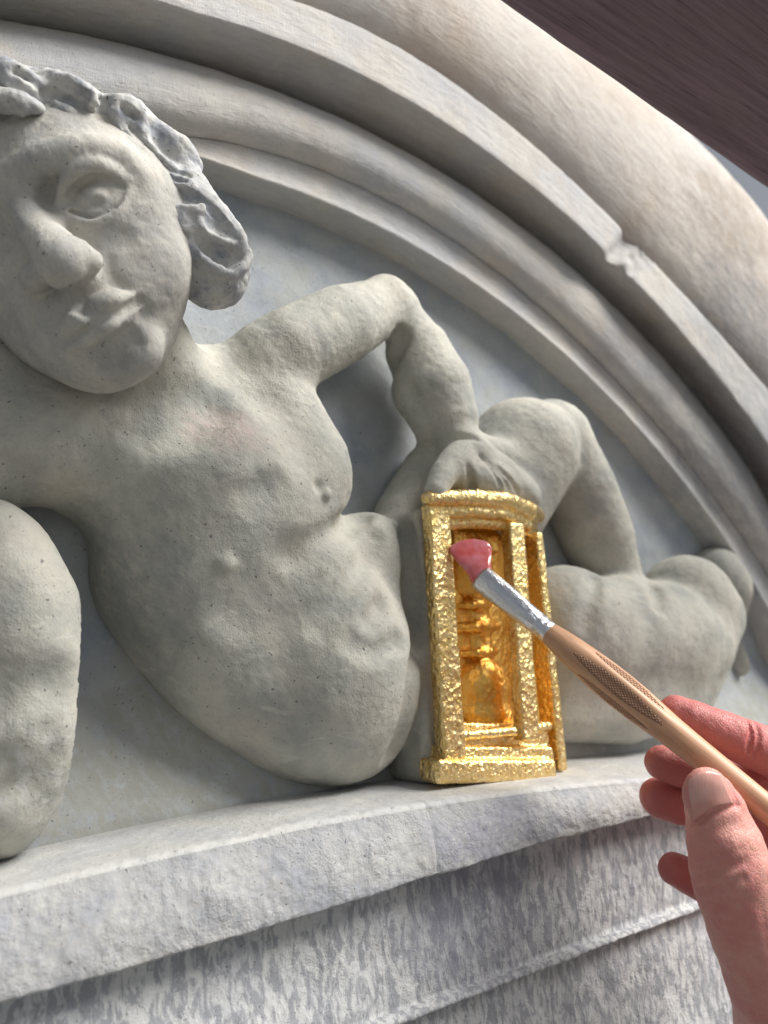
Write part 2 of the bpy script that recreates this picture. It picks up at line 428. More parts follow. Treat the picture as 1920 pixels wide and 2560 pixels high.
TOP_B = [(469, 339), (585, 372), (729, 411), (874, 469), (1019, 531), (1163, 623), (1240, 681), (1360, 780), (1480, 900), (1600, 1030), (1720, 1165), (1830, 1310), (1920, 1450)]
GRO_G = [(690, 0), (900, 71), (1054, 160), (1207, 270), (1330, 375), (1429, 461), (1533, 559), (1640, 670), (1760, 800), (1920, 985)]
OUT_E = [(1230, 0), (1400, 110), (1560, 230), (1720, 360), (1815, 452), (1890, 545), (1920, 590)]
rB, _ = rail(ARR_B, 13); rT, _ = rail(TOP_B, 12); rC_, _ = rail(CRE_C, 15); rD, _ = rail(ARR_D, 32); rG, _ = rail(GRO_G, 29)
rE, _ = rail(OUT_E, 26)
TH = np.linspace(math.radians(-14), math.radians(112), 640)
def loft(name, prof, mat, parent, amp=.25, seed=0, fl=False, chip=None, strokes=0.):
    """prof: list of (radius array, height array), already dense"""
    R = np.stack([p[0] for p in prof], 1); H = np.stack([p[1]*np.ones_like(TH) for p in prof], 1)
    V = np.stack([RC[0]+R*np.cos(TH)[:, None], -H, RC[1]+R*np.sin(TH)[:, None]], 2).reshape(-1, 3)
    Q = grid_faces(len(TH), len(prof), fl)
    P = V.copy(); V = rough(V, Q, [(amp, 9, 3, seed), (amp*.35, 2.2, 2, seed+5)])
    if chip is not None: V = chip(V, P)
    o = to_obj(name, V, Q, mat, parent)
    arc = np.cumsum(np.r_[0, np.hypot(np.diff(R[:, 0]*np.cos(TH)), np.diff(R[:, 0]*np.sin(TH)))])       # mm along the moulding
    acr = np.cumsum(np.c_[np.zeros(len(TH)), np.hypot(np.diff(R, axis=1), np.diff(H, axis=1))], 1)       # mm across it
    fl_ = np.stack([np.repeat(arc[:, None], R.shape[1], 1), acr, 0*acr + seed*50], 2).reshape(-1, 3)
    at_ = o.data.attributes.new('flow', 'FLOAT_VECTOR', 'POINT'); at_.data.foreach_set('vector', fl_.astype(np.float32).ravel())
    return o
def lerp(a, b, n, end=True):
    return [(t) for t in np.linspace(0, 1, n, endpoint=end)]
arch = empty('stone_arch')
tag(arch, 'pale painted stone arch of concentric rolls and fillets curving over the carved figure', 'arch')
b, t_, c_, d_, g_, e_ = rB(TH), rT(TH), rC_(TH), rD(TH), rG(TH), rE(TH)
# inner reveal + fillet
prof = [(b + .5, 0*b - 4)] + [(b + .5 - .5*s, -4 + 17*s) for s in np.linspace(.08, .93, 9)] + [(b+.1, 12.6+0*b), (b + .6, 13.2+0*b)]
prof += [(b + (t_-b)*s, 13.2 - .9*math.sin(s*math.pi) + 0*b) for s in np.linspace(.12, 1, 8)]
prof += [(t_ + .4, 11 + 0*b), (t_ + .8, 2 + 0*b)]
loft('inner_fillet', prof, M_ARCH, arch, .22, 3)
# inner roll (torus between the two fillets)
w_ = c_ - t_
kn = [(0, 4), (.0, 9), (.015, 14), (.05, 17.2), (.14, 19.6), (.28, 20.6), (.45, 20.2), (.62, 18.6), (.76, 16.4), (.88, 13.6), (.96, 10.4), (1.03, 6)]
ks = spline([(u*20, h, 0, 0) for u, h in kn], 1.)
prof = [(t_ + w_*k[0]/20, k[1] + 0*b) for k in ks]
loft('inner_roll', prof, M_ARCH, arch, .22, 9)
# outer fillet: its deep underside and white front
JTH = None
_j = at(1535, 640, 32)[[0, 2]] - RC; JTH = math.atan2(_j[1], _j[0])
def chip_fn(V, P):
    th = np.arctan2(P[:, 2]-RC[1], P[:, 0]-RC[0]); w = np.exp(-((th-JTH)/.012)**2); w2 = np.exp(-((th-JTH+.028)/.03)**2)
    f = np.clip((-P[:, 1]-24)/8, 0, 1)
    n = fbm(P, 3., 2, 77)
    V[:, 1] += f*(w*3.4 + w2*(2.2+1.2*n))
    off = f*(w2*3.2 + w*.8)*(1+.3*n)
    V[:, 0] += np.cos(th)*off; V[:, 2] += np.sin(th)*off
    return V
prof = [(c_ + 1.2, 2 + 0*b), (c_ + .9, 8 + 0*b)] + [(c_ + .5 + (d_-c_-.5)*s, 13 + 18.6*s**.9) for s in np.linspace(0, .97, 12)] + [(d_ + .25, 32.1 + 0*b), (d_ + .8, 32.3+0*b)]
prof += [(d_ + (g_-d_)*s, 32.3 - 1.0*s + 0*b) for s in np.linspace(.15, .9, 8)] + [(g_ - .5, 30.6 + 0*b), (g_ - .1, 28 + 0*b), (g_ + .2, 20 + 0*b)]
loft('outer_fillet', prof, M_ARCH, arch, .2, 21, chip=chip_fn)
# big outer roll
mid = (g_ + e_)/2; hw = (e_ - g_)/2
prof = [(mid - hw*1.0*math.cos(a), 27 + 13*max(-.75, math.sin(a)) ) for a in np.linspace(-.55, math.pi, 36)]
prof += [(e_ + s, 26 - .0*s + 0*b) for s in (1.5, 4., 8.)] + [(e_ + 9., 24 + 0*b), (e_ + 9.2, -30 + 0*b)]
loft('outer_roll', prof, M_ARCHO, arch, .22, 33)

# the ground sheet: unseen, added far below only to bounce daylight up
mt, nt, bs = new_mat('dark_paving'); T = NT(nt)
T.link(T.mix(T.noise(900, 4), (.10, .10, .095), (.14, .135, .125)), bs.inputs['Base Color']); bs.inputs['Roughness'].default_value = .9
V = np.array([(x, y, -2600.) for x in (-30000, 30000) for y in (-30000, 30000)])
to_obj('ground', V, np.array([(0, 2, 3, 1)]), mt)['kind'] = 'structure'
# back panel
xs = np.arange(-60, 420, 2.); zs = np.arange(-60, 260, 2.)
V = np.array([(x, 0, z) for x in xs for z in zs]); Q = grid_faces(len(xs), len(zs))
V = rough(V, Q, [(.5, 25, 3, 2), (.18, 3, 2, 8)])
V[:, 1] -= 9*np.clip((-2-V[:, 2])/34, 0, 1)**1.5
# keep the sheet inside the arch
q = V[:, [0, 2]]-RC; th = np.arctan2(q[:, 1], q[:, 0]); rr = np.hypot(q[:, 0], q[:, 1]); lim = rD(np.clip(th, math.radians(-14), math.radians(112)))
ok = (rr < lim)
keep = ok[Q].all(1); Q = Q[keep]
u = np.unique(Q); mp = -np.ones(len(V), int); mp[u] = np.arange(len(u)); V = V[u]; Q = mp[Q]
to_obj('wall_panel', V, Q, M_PANEL)['kind'] = 'structure'

# ledge, lofted along x from hand-measured edges
def edge(pts, deg=3):
    q = np.array([at(*p) for p in pts]); o = np.argsort(q[:, 0]); q = q[o]
    cz = np.polyfit(q[:, 0], q[:, 2], deg); ch = np.polyfit(q[:, 0], -q[:, 1], 2); lo, hi = q[0, 0], q[-1, 0]
    def f(x):
        xc = np.clip(x, lo, hi); return np.polyval(cz, xc) + np.polyval(np.polyder(cz), xc)*(x-xc)*.5, np.polyval(ch, xc)
    return f
E1 = edge([(0, 2152, 6), (400, 2062, 7), (810, 1975, 8), (1400, 1902, 8), (1620, 1866, 8)], 2)
E2 = edge([(0, 2236, 43), (463, 2112, 42), (780, 2050, 47), (1041, 2014, 51), (1320, 1978, 54), (1620, 1942, 56)], 2)
E3 = edge([(0, 2500, 47), (250, 2440, 46), (463, 2380, 46), (740, 2285, 49), (1041, 2186, 53), (1250, 2135, 56), (1458, 2088, 57), (1640, 2042, 58), (1800, 2002, 58)])
E5 = edge([(1007, 2560, 47), (1200, 2475, 48), (1400, 2400, 49), (1600, 2325, 50), (1770, 2267, 51)], 1)
def ledge_part(name, x0, x1, parent, seed):
    X = np.linspace(x0, x1, int((x1-x0)/.55)); z1, h1 = E1(X); z2, h2 = E2(X); z3, h3 = E3(X); z5, h5 = E5(X)
    z1 = (z1 + z2)/2 + .3
    P = []
    for s in np.linspace(0, .915, 26): P.append((-6 + (h2+6)*s, z1 + (z2-z1)*s))
    for a in np.linspace(.1, math.pi/2, 8): P.append((h2 - 2.2 + 2.4*math.sin(a), z2 - 1.6 + 1.6*math.cos(a)))
    for s in np.linspace(.08, 1, 24): P.append((h2 + .2 + (h3-h2)*s + 1.2*math.sin(s*math.pi), z2 - 1.6 + (z3-z2+1.6)*s))
    for a in np.linspace(.2, math.pi/2, 6): P.append((h3 + .2 - 9*(1-math.cos(a)), z3 - 1.6*math.sin(a)))
    for s in np.linspace(.06, .96, 30): P.append((h3 - 8.8 + (h5-3-h3+8.8)*s**1.6, z3 - 1.6 + (z5+1.2-z3+1.6)*s))
    for a in np.linspace(0, math.pi, 9): P.append((h5 - 3 + 3*math.sin(a), z5 + 1.2*math.cos(a)))
    for s in np.linspace(.05, 1, 26): P.append((h5 - 3.4 + 0*X, z5 - 1.4 - 55*s))
    H = np.stack([p[0] for p in P], 1); Zz = np.stack([p[1] for p in P], 1)
    V = np.stack([np.repeat(X[:, None], H.shape[1], 1), -H, Zz], 2).reshape(-1, 3); Q = grid_faces(len(X), len(P), True)
    fr = np.clip((-V[:, 1]-38)/6, .25, 1)
    # trowelled, stippled face
    W = V.copy(); W[:, 0] *= 1.0
    N = normals(V, Q); st = W.copy(); st[:, 2] *= .22
    # face ends sink into the joint
    ed = np.minimum(np.abs(V[:, 0]-x0), np.abs(V[:, 0]-x1)) if False else (np.abs(V[:, 0]-x1) if seed == 1 else np.abs(V[:, 0]-x0))
    d = fr*(.4*fbm(V, 14, 2, 5) + .17*fbm(V, 1.6, 2, 8)) - .45*np.exp(-((ed+.7*vnoise(V, 3., 9))/1.1)**2)*np.clip((-V[:, 1]-44)/5, .0, 1)
    V = V + N*d[:, None]
    o = to_obj(name, V, Q, M_LEDGE, parent)
    o.data.materials.append(M_LEDGE2); o.data.materials.append(M_LEDGE1); mi = np.zeros((len(X)-1, len(P)-1), np.int32); mi[:, 61:] = 1; mi[:, 32:61] = 2
    o.data.polygons.foreach_set('material_index', mi.ravel()); return o
ledge = empty('stone_ledge')
tag(ledge, 'pale stippled stone ledge running below the carved figure and the gilded hourglass', 'ledge')
xj = at(1078, 2090, 52)[0]
ledge_part('ledge_block', -45, xj+.9, ledge, 1)
ledge_part('ledge_block', xj+.05, 330, ledge, 2)

# ------------------------------------------------------------------ carved figure
def S(px, py, h, r):                # sphere node measured on the photograph at height h: (point, radius mm)
    return at(px, py, h), r*depth_at(px, py, h)/F_PX
def Mview(px, py, t, a, b, ang, dep):
    s = t/F_PX; c, n = math.cos(math.radians(ang)), math.sin(math.radians(ang))
    w = -to_wall(ray(px, py)) + to_wall(np.zeros(3)); w = w/np.linalg.norm(w)
    return np.stack([(U_AX*c + V_AX*n)*a*s, (-U_AX*n + V_AX*c)*b*s, w*dep], 1)
def E_(px, py, h, a, b, ang, dep):  # ellipsoid seen as a x b px turned by ang, dep mm half-thick towards the eye
    return at(px, py, h), Mview(px, py, depth_at(px, py, h), a, b, ang, dep)

putto = empty('carved_putto')
tag(putto, 'carved grey stone putto reclining with one hand on the gilded hourglass', 'sculpture')

def build_body():
    C = Clay(axis(-30, (175, .6), (345, .9)), axis(-62, (3, .65)), axis(-62, (150, .62)), 12.)
    # left shoulder and arm that leaves the picture
    C.chain([S(300, 1110, 14, 150), S(20, 1105, 13, 165), S(-190, 1190, 13, 150)], 8)
    C.ell(*E_(400, 1190, 13, 330, 190, 12, 22), 8)
    C.chain([S(-190, 960, 10, 160), S(20, 960, 10, 130), S(300, 1000, 12, 120)], 8)
    # neck
    C.chain([S(330, 850, 26, 135), S(420, 1010, 15, 135)], 6)
    C.chain([S(430, 960, 12, 90), S(640, 935, 15, 80)], 7)
    # ribs, belly
    C.ell(*E_(460, 1430, 11, 240, 235, 40, 22), 9)
    C.ell(*E_(700, 1600, 10, 375, 290, 57, 24), 10)
    C.ell(*E_(800, 1700, 10, 235, 215, 50, 27), 8)
    C.chain([S(905, 1440, 10, 88), S(925, 1530, 12, 104), S(915, 1680, 14, 116), S(880, 1800, 13, 112)], 12)
    C.ell(*E_(560, 1230, 16, 300, 175, 35, 19), 9)
    C.ell(*E_(520, 1610, 8, 235, 165, 52, 20), 9)
    # breast
    C.ell(*E_(555, 1350, 22, 215, 140, 40, 13), 7)
    C.ell(*E_(720, 1200, 18, 160, 160, 50, 17), 8)
    C.ell(*E_(690, 1070, 16, 95, 125, 20, 17), 8)
    C.chain([S(700, 1010, 20, 70), S(790, 1130, 20, 60)], 8)
    C.ell(*E_(560, 1120, 17, 150, 120, 30, 18), 8)
    C.chain([S(560, 1020, 20, 60), S(700, 930, 20, 60)], 6)
    # upper arm, elbow, forearm
    C.chain([S(670, 900, 18, 98), S(720, 878, 20, 104), S(850, 815, 20, 98), S(962, 765, 17, 68)], 5)
    C.chain([S(962, 762, 16, 66), S(990, 770, 16, 56)], 4)
    C.chain([S(1005, 790, 16, 52), S(1045, 880, 17, 82), S(1078, 970, 18, 100), S(1112, 1050, 20, 84), S(1140, 1100, 22, 58)], 2.2)
    C.freeze(); C.swell(1018, 985, 120, 40, 66, -1.6, 7, 1.2, True)
    C.ell(*E_(905, 1400, 11, 115, 125, 50, 18), 9)
    # hand over the hourglass
    C.chain([S(1150, 1110, 26, 52), S(1190, 1150, 30, 50)], 3)
    C.chain([S(1160, 1130, 30, 40), S(1110, 1185, 34, 36), S(1090, 1225, 36, 30)], 2)
    C.chain([S(1190, 1140, 29, 40), S(1255, 1180, 31, 40), S(1320, 1240, 31, 30)], 2)
    C.chain([S(1180, 1120, 24, 45), S(1240, 1140, 24, 40), S(1300, 1190, 24, 36)], 2)
    C.chain([S(1140, 1178, 31, 52), S(1180, 1196, 32, 50), S(1225, 1205, 32, 54), S(1285, 1230, 29, 42)], 3)
    # stone left standing between body and hourglass, and the far hip
    C.box(at(1080, 1600, 29) + np.array([0, 14.5, 0]), np.stack([(at(1106, 1600, 29)-at(1052, 1600, 29))/2, np.array([0, -14.5, 0]), (at(1060, 1262, 29)-at(1100, 1950, 29))/2], 1), 2.5, 3)
    C.chain([S(1010, 1290, 8, 75), S(1090, 1200, 8, 95)], 6)
    C.chain([S(1010, 1400, 12, 70), S(1060, 1880, 14, 75)], 5)
    # raised leg
    C.chain([S(1225, 1250, 8, 150), S(1305, 1135, 12, 140), S(1372, 1095, 12, 96)], 5)
    C.chain([S(1385, 1105, 10, 92), S(1440, 1220, 10, 96), S(1490, 1340, 9, 92), S(1540, 1470, 8, 70)], 4)
    # folded leg
    C.chain([S(1340, 1565, 6, 140), S(1410, 1570, 14, 156), S(1470, 1590, 16, 150)], 6)
    C.chain([S(1540, 1590, 16, 150), S(1640, 1600, 16, 148), S(1700, 1600, 15, 125)], 4)
    C.chain([S(1715, 1500, 16, 112), S(1740, 1540, 15, 112), S(1720, 1640, 12, 95)], 5)
    C.chain([S(1370, 1740, 6, 110), S(1550, 1740, 13, 115), S(1690, 1720, 10, 90)], 8)
    C.chain([S(1790, 1430, 5, 62), S(1845, 1490, 4, 52), S(1870, 1580, 3, 44), S(1862, 1660, 2, 40)], 3)
    # hollows and folds, laid on the surface as it stands
    C.crease([(530, 1000, 60, 1.4), (460, 1050, 60, 2.2), (380, 1070, 50, 1.2)], 6)
    C.crease([(640, 1240, 40, .8), (676, 1216, 40, 2.0), (700, 1200, 30, .8)], 4)
    C.crease([(600, 1545, 60, .8), (690, 1450, 60, 1.4), (730, 1385, 50, 1.4)], 6)
    C.crease([(740, 1385, 36, .8), (800, 1355, 34, 1.2), (860, 1318, 28, 1.4), (905, 1285, 24, 1.4)], 4)
    C.crease([(800, 1560, 30, .4), (870, 1475, 28, 1.0), (915, 1400, 24, 1.1), (940, 1340, 20, .8)], 4)
    C.crease([(1000, 1605, 22, .5), (945, 1628, 26, .9), (895, 1610, 26, .5)], 4)
    C.crease([(938, 1548, 30, 1.6), (958, 1515, 28, 1.9)], 4)
    C.crease([(1010, 1330, 22, 3.0), (1032, 1480, 26, 3.5), (1040, 1640, 26, 3.5), (1020, 1800, 26, 3.0), (985, 1890, 26, 3)], 4)
    C.crease([(1003, 845, 22, 3), (985, 900, 20, 3), (968, 960, 20, 2)], 3)
    C.crease([(1122, 1098, 10, 1.2), (1160, 1094, 10, 1.4), (1190, 1096, 10, 1.)], 1.5)
    C.crease([(1172, 1165, 8, .8), (1176, 1190, 10, 1.4), (1178, 1222, 12, 1.8)], 1.5)
    for o_ in (0, 1, 2): C.crease([(1200+22*o_, 1140+12*o_, 5, .4), (1232+22*o_, 1175+12*o_, 6, .9), (1252+22*o_, 1212+10*o_, 6, .9)], 1.)
    C.crease([(1490, 1440, 16, 2.2), (1480, 1500, 18, 1.4), (1470, 1560, 20, .7)], 4)
    C.crease([(1640, 1470, 16, 2.5), (1650, 1510, 18, 1.2)], 4)
    # nipples
    C.crease([(563, 1408, 26, 2.0)], 1.4, True); C.crease([(812, 1236, 16, 1.5)], 1.4, True)
    C.crease([(800, 1215, 14, .8)], 2.)
    V, Q = C.mesh()
    V = rough(V, Q, [(.16, 20, 3, 4), (.12, 2.4, 3, 12)])
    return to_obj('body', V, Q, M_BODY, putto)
build_body()

# head: worked in the frame in which the face looks out of the relief
T0 = depth_at(170, 560, 34)
def Hs(px, py, w, r):
    t = T0 - w; return deep(px, py, t), r*t/F_PX
def He(px, py, w, a, b, ang, dep):
    t = T0 - w; return deep(px, py, t), Mview(px, py, t, a, b, ang, dep)
def build_head():
    C = Clay(axis(-28, (62, .38)), axis(-84, (2, .38)), axis(58, (142, .38)), 8.)
    C.ell(*He(70, 470, 0, 265, 300, 60, 26), 5)
    C.ell(*He(205, 675, 2, 292, 262, 66, 22), 9)
    C.ell(*He(255, 520, 3, 180, 200, 60, 18), 9)
    C.ell(*He(285, 862, 8, 128, 102, -35, 13), 7)
    C.ell(*He(120, 380, 12, 170, 105, 22, 12), 8)
    C.ell(*He(235, 780, 15, 150, 110, -32, 9), 8)
    C.ell(*He(385, 570, -3, 120, 110, 60, 15), 8)
    C.freeze()
    # chin, cheek, brow
    C.swell(344, 884, 70, 58, -35, 4.6, 6, 3.5)
    C.swell(378, 690, 84, 104, 40, 1.4, 8, 6)
    C.relief([(30, 445, 30, 1.6), (110, 402, 30, 2.6), (210, 376, 30, 2.8), (290, 393, 28, 2.2), (342, 440, 24, .8)], 5)
    # eye sockets
    C.swell(196, 482, 122, 58, -18, -3.4, 9, 2.2, True)
    C.swell(120, 492, 44, 60, 30, -4.6, 8, 2.2, True)
    C.swell(-10, 575, 90, 72, -18, -4.2, 9, 4, True)
    # eye ball and lids
    C.swell(231, 492, 48, 41, -20, 1.3, 4.6, .5)
    C.relief([(146, 514, 10, -2.2), (160, 470, 16, .6), (186, 432, 21, 2.2), (228, 414, 22, 2.8), (272, 424, 21, 2.6), (318, 454, 13, .9)], 1.1)
    C.relief([(146, 518, 10, -2.2), (186, 554, 13, .0), (238, 562, 14, 1.0), (292, 531, 14, 1.0), (325, 470, 12, .5)], .9)
    C.relief([(170, 494, 9, -2.0), (190, 462, 10, -1.2), (229, 443, 10, -.4), (270, 449, 10, -.2), (306, 467, 8, .2)], .5, True)
    C.relief([(178, 529, 7, -1.8), (233, 541, 7, -.6), (285, 516, 7, -.2), (306, 484, 6, .2)], .5, True)
    C.swell(250, 508, 26, 15, -18, -.5, 1.8, 1.0, True)
    C.relief([(165, 586, 22, -.9), (228, 610, 26, -.5), (296, 584, 24, -.4)], 3, True)
    # nose
    C.relief([(0, 440, 34, -.4), (50, 510, 36, 1.8), (95, 578, 46, 5.0), (136, 628, 58, 9.6), (158, 656, 66, 11.8)], 2.6)
    C.relief([(200, 642, 38, 8.2), (228, 656, 31, 6.4)], 1.4)
    C.relief([(92, 694, 38, 7.), (80, 704, 32, 5.6)], 1.5)
    C.relief([(182, 724, 15, 2.8), (214, 710, 13, 2.2)], 1.2, True); C.relief([(104, 748, 14, 2.6), (128, 746, 13, 2.6)], 1.2, True)
    C.relief([(226, 606, 11, 1.4), (258, 632, 12, -.2), (268, 676, 16, -.6), (308, 722, 18, -.6), (358, 775, 20, -.5)], 2., True)
    # lips
    C.relief([(156, 842, 16, .8), (182, 814, 24, 2.6), (220, 788, 28, 3.4), (268, 760, 28, 3.2), (312, 748, 18, 1.8), (342, 750, 9, .4)], 2.2)
    C.swell(270, 753, 42, 25, -20, 4.8, 4, 2.); C.swell(204, 796, 34, 29, -40, 4.8, 4, 2.)
    C.relief([(182, 870, 18, .8), (224, 854, 26, 2.4), (272, 822, 26, 2.6), (318, 784, 15, 1.4), (342, 758, 8, .3)], 2.2)
    C.swell(272, 822, 48, 28, -34, 4.4, 4, 2.); C.swell(216, 860, 34, 25, -30, 3.6, 4, 2.)
    C.relief([(182, 738, 16, 1.0), (194, 764, 15, 1.6), (212, 777, 12, 3.0)], 2., True)
    C.relief([(160, 858, 6, .6), (200, 833, 7, 2.2), (240, 809, 7, 2.6), (282, 785, 8, 2.0), (322, 765, 10, .3), (350, 750, 13, -.6)], 1., True)
    C.relief([(215, 915, 28, -.3), (268, 892, 32, -.5), (322, 850, 28, .0)], 3.5, True)
    V, Q = C.mesh()
    V = rough(V, Q, [(.16, 8, 3, 5), (.09, 1.7, 3, 15)])
    return to_obj('head', V, Q, M_HEAD, putto)
build_head()

def build_hair():
    C = Clay(axis(-28, (74, .40)), axis(-84, (2, .40)), axis(70, (152, .40)), 8.)
    base = [(-180, 245, 6, 150), (0, 235, 10, 85), (110, 255, 12, 62), (200, 275, 11, 50), (300, 320, 7, 58)]
    C.chain([Hs(*p) for p in base], 4)
    side = [(310, 335, 6, 74), (380, 405, 4, 76), (428, 470, 3, 80), (475, 540, 3, 86), (528, 612, 2, 90), (545, 670, 1, 82), (530, 695, 0, 76)]
    C.chain([Hs(*p) for p in side], 4)
    C.chain([Hs(x, y, -14, r-4) for x, y, w, r in side], 4)
    def lock(pts, k=1.8): C.chain([Hs(x, y, w+1.2, r) for x, y, w, r in spline([(x_, y_, w_, r_*1.12) for x_, y_, w_, r_ in pts], 12.)], k)
    # top locks
    lock([(-60, 190, 18, 40), (10, 190, 19, 36), (70, 218, 19, 32), (128, 250, 17, 20)])
    lock([(-40, 245, 23, 30), (35, 252, 23, 26), (95, 270, 21, 16)])
    lock([(95, 212, 14, 28), (172, 222, 16, 32), (232, 256, 15, 30), (262, 300, 13, 20)])
    lock([(262, 285, 12, 34), (318, 280, 11, 36), (352, 298, 8, 28)])
    # waves along the temple
    lock([(280, 315, 12, 26), (325, 380, 11, 22), (372, 432, 9, 22), (425, 458, 7, 19), (492, 462, 4, 18)])
    lock([(360, 296, 6, 22), (412, 345, 5, 24), (455, 376, 3, 26), (484, 415, 1, 22)])
    lock([(352, 330, 9, 12), (378, 362, 9, 14), (412, 402, 8, 14), (455, 424, 6, 13), (490, 434, 3, 13)])
    lock([(345, 430, 9, 20), (388, 476, 8, 22), (430, 470, 8, 17), (474, 479, 7, 17), (516, 502, 5.5, 18), (556, 548, 4, 18), (594, 598, 3, 18), (606, 640, 2, 18)])
    # the big curl
    lock([(430, 505, 9, 24), (466, 518, 9, 20), (498, 528, 8, 17), (514, 564, 7.5, 13), (535, 590, 7, 11), (562, 602, 6, 11), (594, 596, 4, 11)])
    lock([(448, 540, 9, 22), (468, 600, 9, 17), (496, 640, 9, 14), (536, 670, 8, 14), (571, 690, 7, 14), (602, 674, 5, 14), (615, 637, 3, 14)])
    lock([(440, 560, 7, 22), (462, 620, 7, 22), (484, 680, 5, 26), (505, 720, 2, 34), (555, 705, 1, 50)], 2.5)
    C.chain([Hs(*q_) for q_ in spline([(-60, 262, 17, 34), (20, 268, 17, 30), (100, 280, 17, 28), (180, 300, 16, 30), (250, 325, 14, 32), (302, 375, 12, 34), (350, 432, 10, 34), (394, 492, 9, 34), (432, 552, 8, 34), (458, 612, 7, 32), (474, 665, 5, 30)], 12.)], 3.)
    # hollows
    def cut(pts, k=2.): C.crease(pts, k)
    cut([(398, 345, 16, 1.5), (425, 378, 20, 2.5), (458, 404, 16, 2.)])
    cut([(385, 505, 14, 1.5), (440, 498, 12, 2.2), (485, 502, 10, 2.)])
    cut([(528, 545, 18, 2.0), (552, 572, 20, 2.6), (575, 585, 14, 2.)])
    cut([(500, 600, 14, 1.6), (530, 628, 20, 2.6), (562, 644, 24, 3.), (588, 640, 14, 2.)])
    cut([(262, 255, 14, 3.), (258, 285, 14, 3.), (285, 335, 12, 2.)])
    cut([(20, 222, 12, 3.), (80, 240, 12, 3.), (118, 262, 9, 2.)])
    cut([(110, 232, 9, 2.), (180, 250, 10, 2.), (225, 285, 10, 2)])
    cut([(40, 185, 8, 1.5), (85, 205, 8, 1.5)]); cut([(160, 212, 8, 1.5), (215, 238, 8, 1.5)]); cut([(310, 270, 8, 1.5), (335, 290, 7, 1.5)])
    for off in (0, 1, 2):
        cut([(300+14*off, 345-12*off, 5, .7), (345+14*off, 405-12*off, 6, .9), (395+14*off, 450-12*off, 6, .9), (450+12*off, 468-14*off, 5, .7)], 1.)
    for off in (0, 1): cut([(360+10*off, 455-10*off, 5, .7), (410+10*off, 486-8*off, 6, .8), (470+10*off, 494-10*off, 6, .8), (520+10*off, 524-8*off, 5, .7), (566+8*off, 575-8*off, 4, .6)], 1.)
    for off in (0, 1, 2): cut([(456+9*off, 585+4*off, 5, .6), (478+9*off, 640+2*off, 5, .8), (510+10*off, 690-4*off, 6, .8), (548+9*off, 712-6*off, 5, .7)], 1.)
    V, Q = C.mesh()
    V = rough(V, Q, [(.4, 5, 3, 6), (.16, 1.5, 3, 16)])
    return to_obj('hair', V, Q, M_HAIR, putto)
build_hair()

# rounded carved mass under the arm, at the picture's edge
def build_mass():
    C = Clay(axis(-35, (32, .7)), axis(-60, (2, .7)), axis(-62, (62, .7)), 10.)
    C.ell(*E_(-30, 1640, 12, 250, 395, -4, 26), 6)
    C.ell(*E_(20, 1850, 14, 175, 190, 15, 24), 8)
    C.ell(*E_(-40, 2020, 10, 150, 130, 15, 20), 8)
    C.ell(*E_(90, 1640, 30, 80, 60, -30, 9), 6)
    C.crease([(-20, 1760, 70, 1.2), (70, 1750, 70, 1.6), (140, 1730, 60, 1.)], 6)
    C.crease([(0, 1910, 30, .8), (60, 1880, 30, 1.2), (120, 1835, 26, .8)], 4)
    C.crease([(0, 1990, 24, .7), (70, 1960, 24, .9), (130, 1900, 20, .6)], 4)
    V, Q = C.mesh()
    V = rough(V, Q, [(.3, 14, 3, 40), (.10, 2.2, 3, 41)])
    o = to_obj('carved_boulder', V, Q, M_BODY)
    tag(o, 'smooth rounded grey stone mass carved beside the putto\'s flank, below its head', 'carved stone')
build_mass()

# ------------------------------------------------------------------ gilded hourglass
def gold_mat(name, base, rgh, crumple, worn=.75):
    mt, nt, bs = new_mat(name); T = NT(nt)
    c = T.mix(T.ramp(T.noise(2.2, 4, .65), [(.40, 0), (.62, 1)]), base, (base[0]*.95, base[1]*.86, base[2]*.62))
    rub = T.ramp(T.noise(1.4, 3, .6, (1, 1, 1), (1, .5, 2)), [(.60, 0), (.72, 1)])      # worn spots where the ochre ground shows
    c = T.mix(T.math('MULTIPLY', rub, worn), c, (.30, .15, .055))
    T.link(c, bs.inputs['Base Color']); bs.inputs['Metallic'].default_value = 1.
    T.link(T.math('ADD', T.math('MULTIPLY', T.noise(1.5, 3, .6), .25), rgh), bs.inputs['Roughness'])
    vo = T.n('ShaderNodeTexVoronoi'); vo.inputs['Scale'].default_value = 1/1.3; vo.inputs['Randomness'].default_value = 1.
    mpn = T.n('ShaderNodeVectorMath', operation='ADD'); nz = T.n('ShaderNodeTexNoise'); nz.inputs['Scale'].default_value = .6
    T.link(T.coord((1, 1, .75), (.4, .2, .7)), nz.inputs['Vector']); T.link(nz.outputs['Color'], mpn.inputs[0]); T.link(T.coord((1, 1, .75), (.4, .2, .7)), mpn.inputs[1]); T.link(mpn.outputs[0], vo.inputs['Vector'])
    b0 = T.bump(vo.outputs['Distance'], crumple*.7)
    b1 = T.bump(T.noise(3.2, 3, .6, dist=.6), crumple*1.3, 1., b0); b2 = T.bump(T.noise(.9, 2, .6, dist=1.2), crumple*.32, 1., b1)
    T.link(b2, bs.inputs['Normal']); return mt
M_GOLD = gold_mat('gold_leaf', (.90, .70, .36), .17, .45)
M_GOLDS = gold_mat('gold_leaf_smooth', (.88, .54, .155), .22, .28, .4)
hg = empty('gilded_hourglass')
tag(hg, 'gold-leafed carved hourglass in a posted case, under the brush tip on the ledge', 'hourglass')
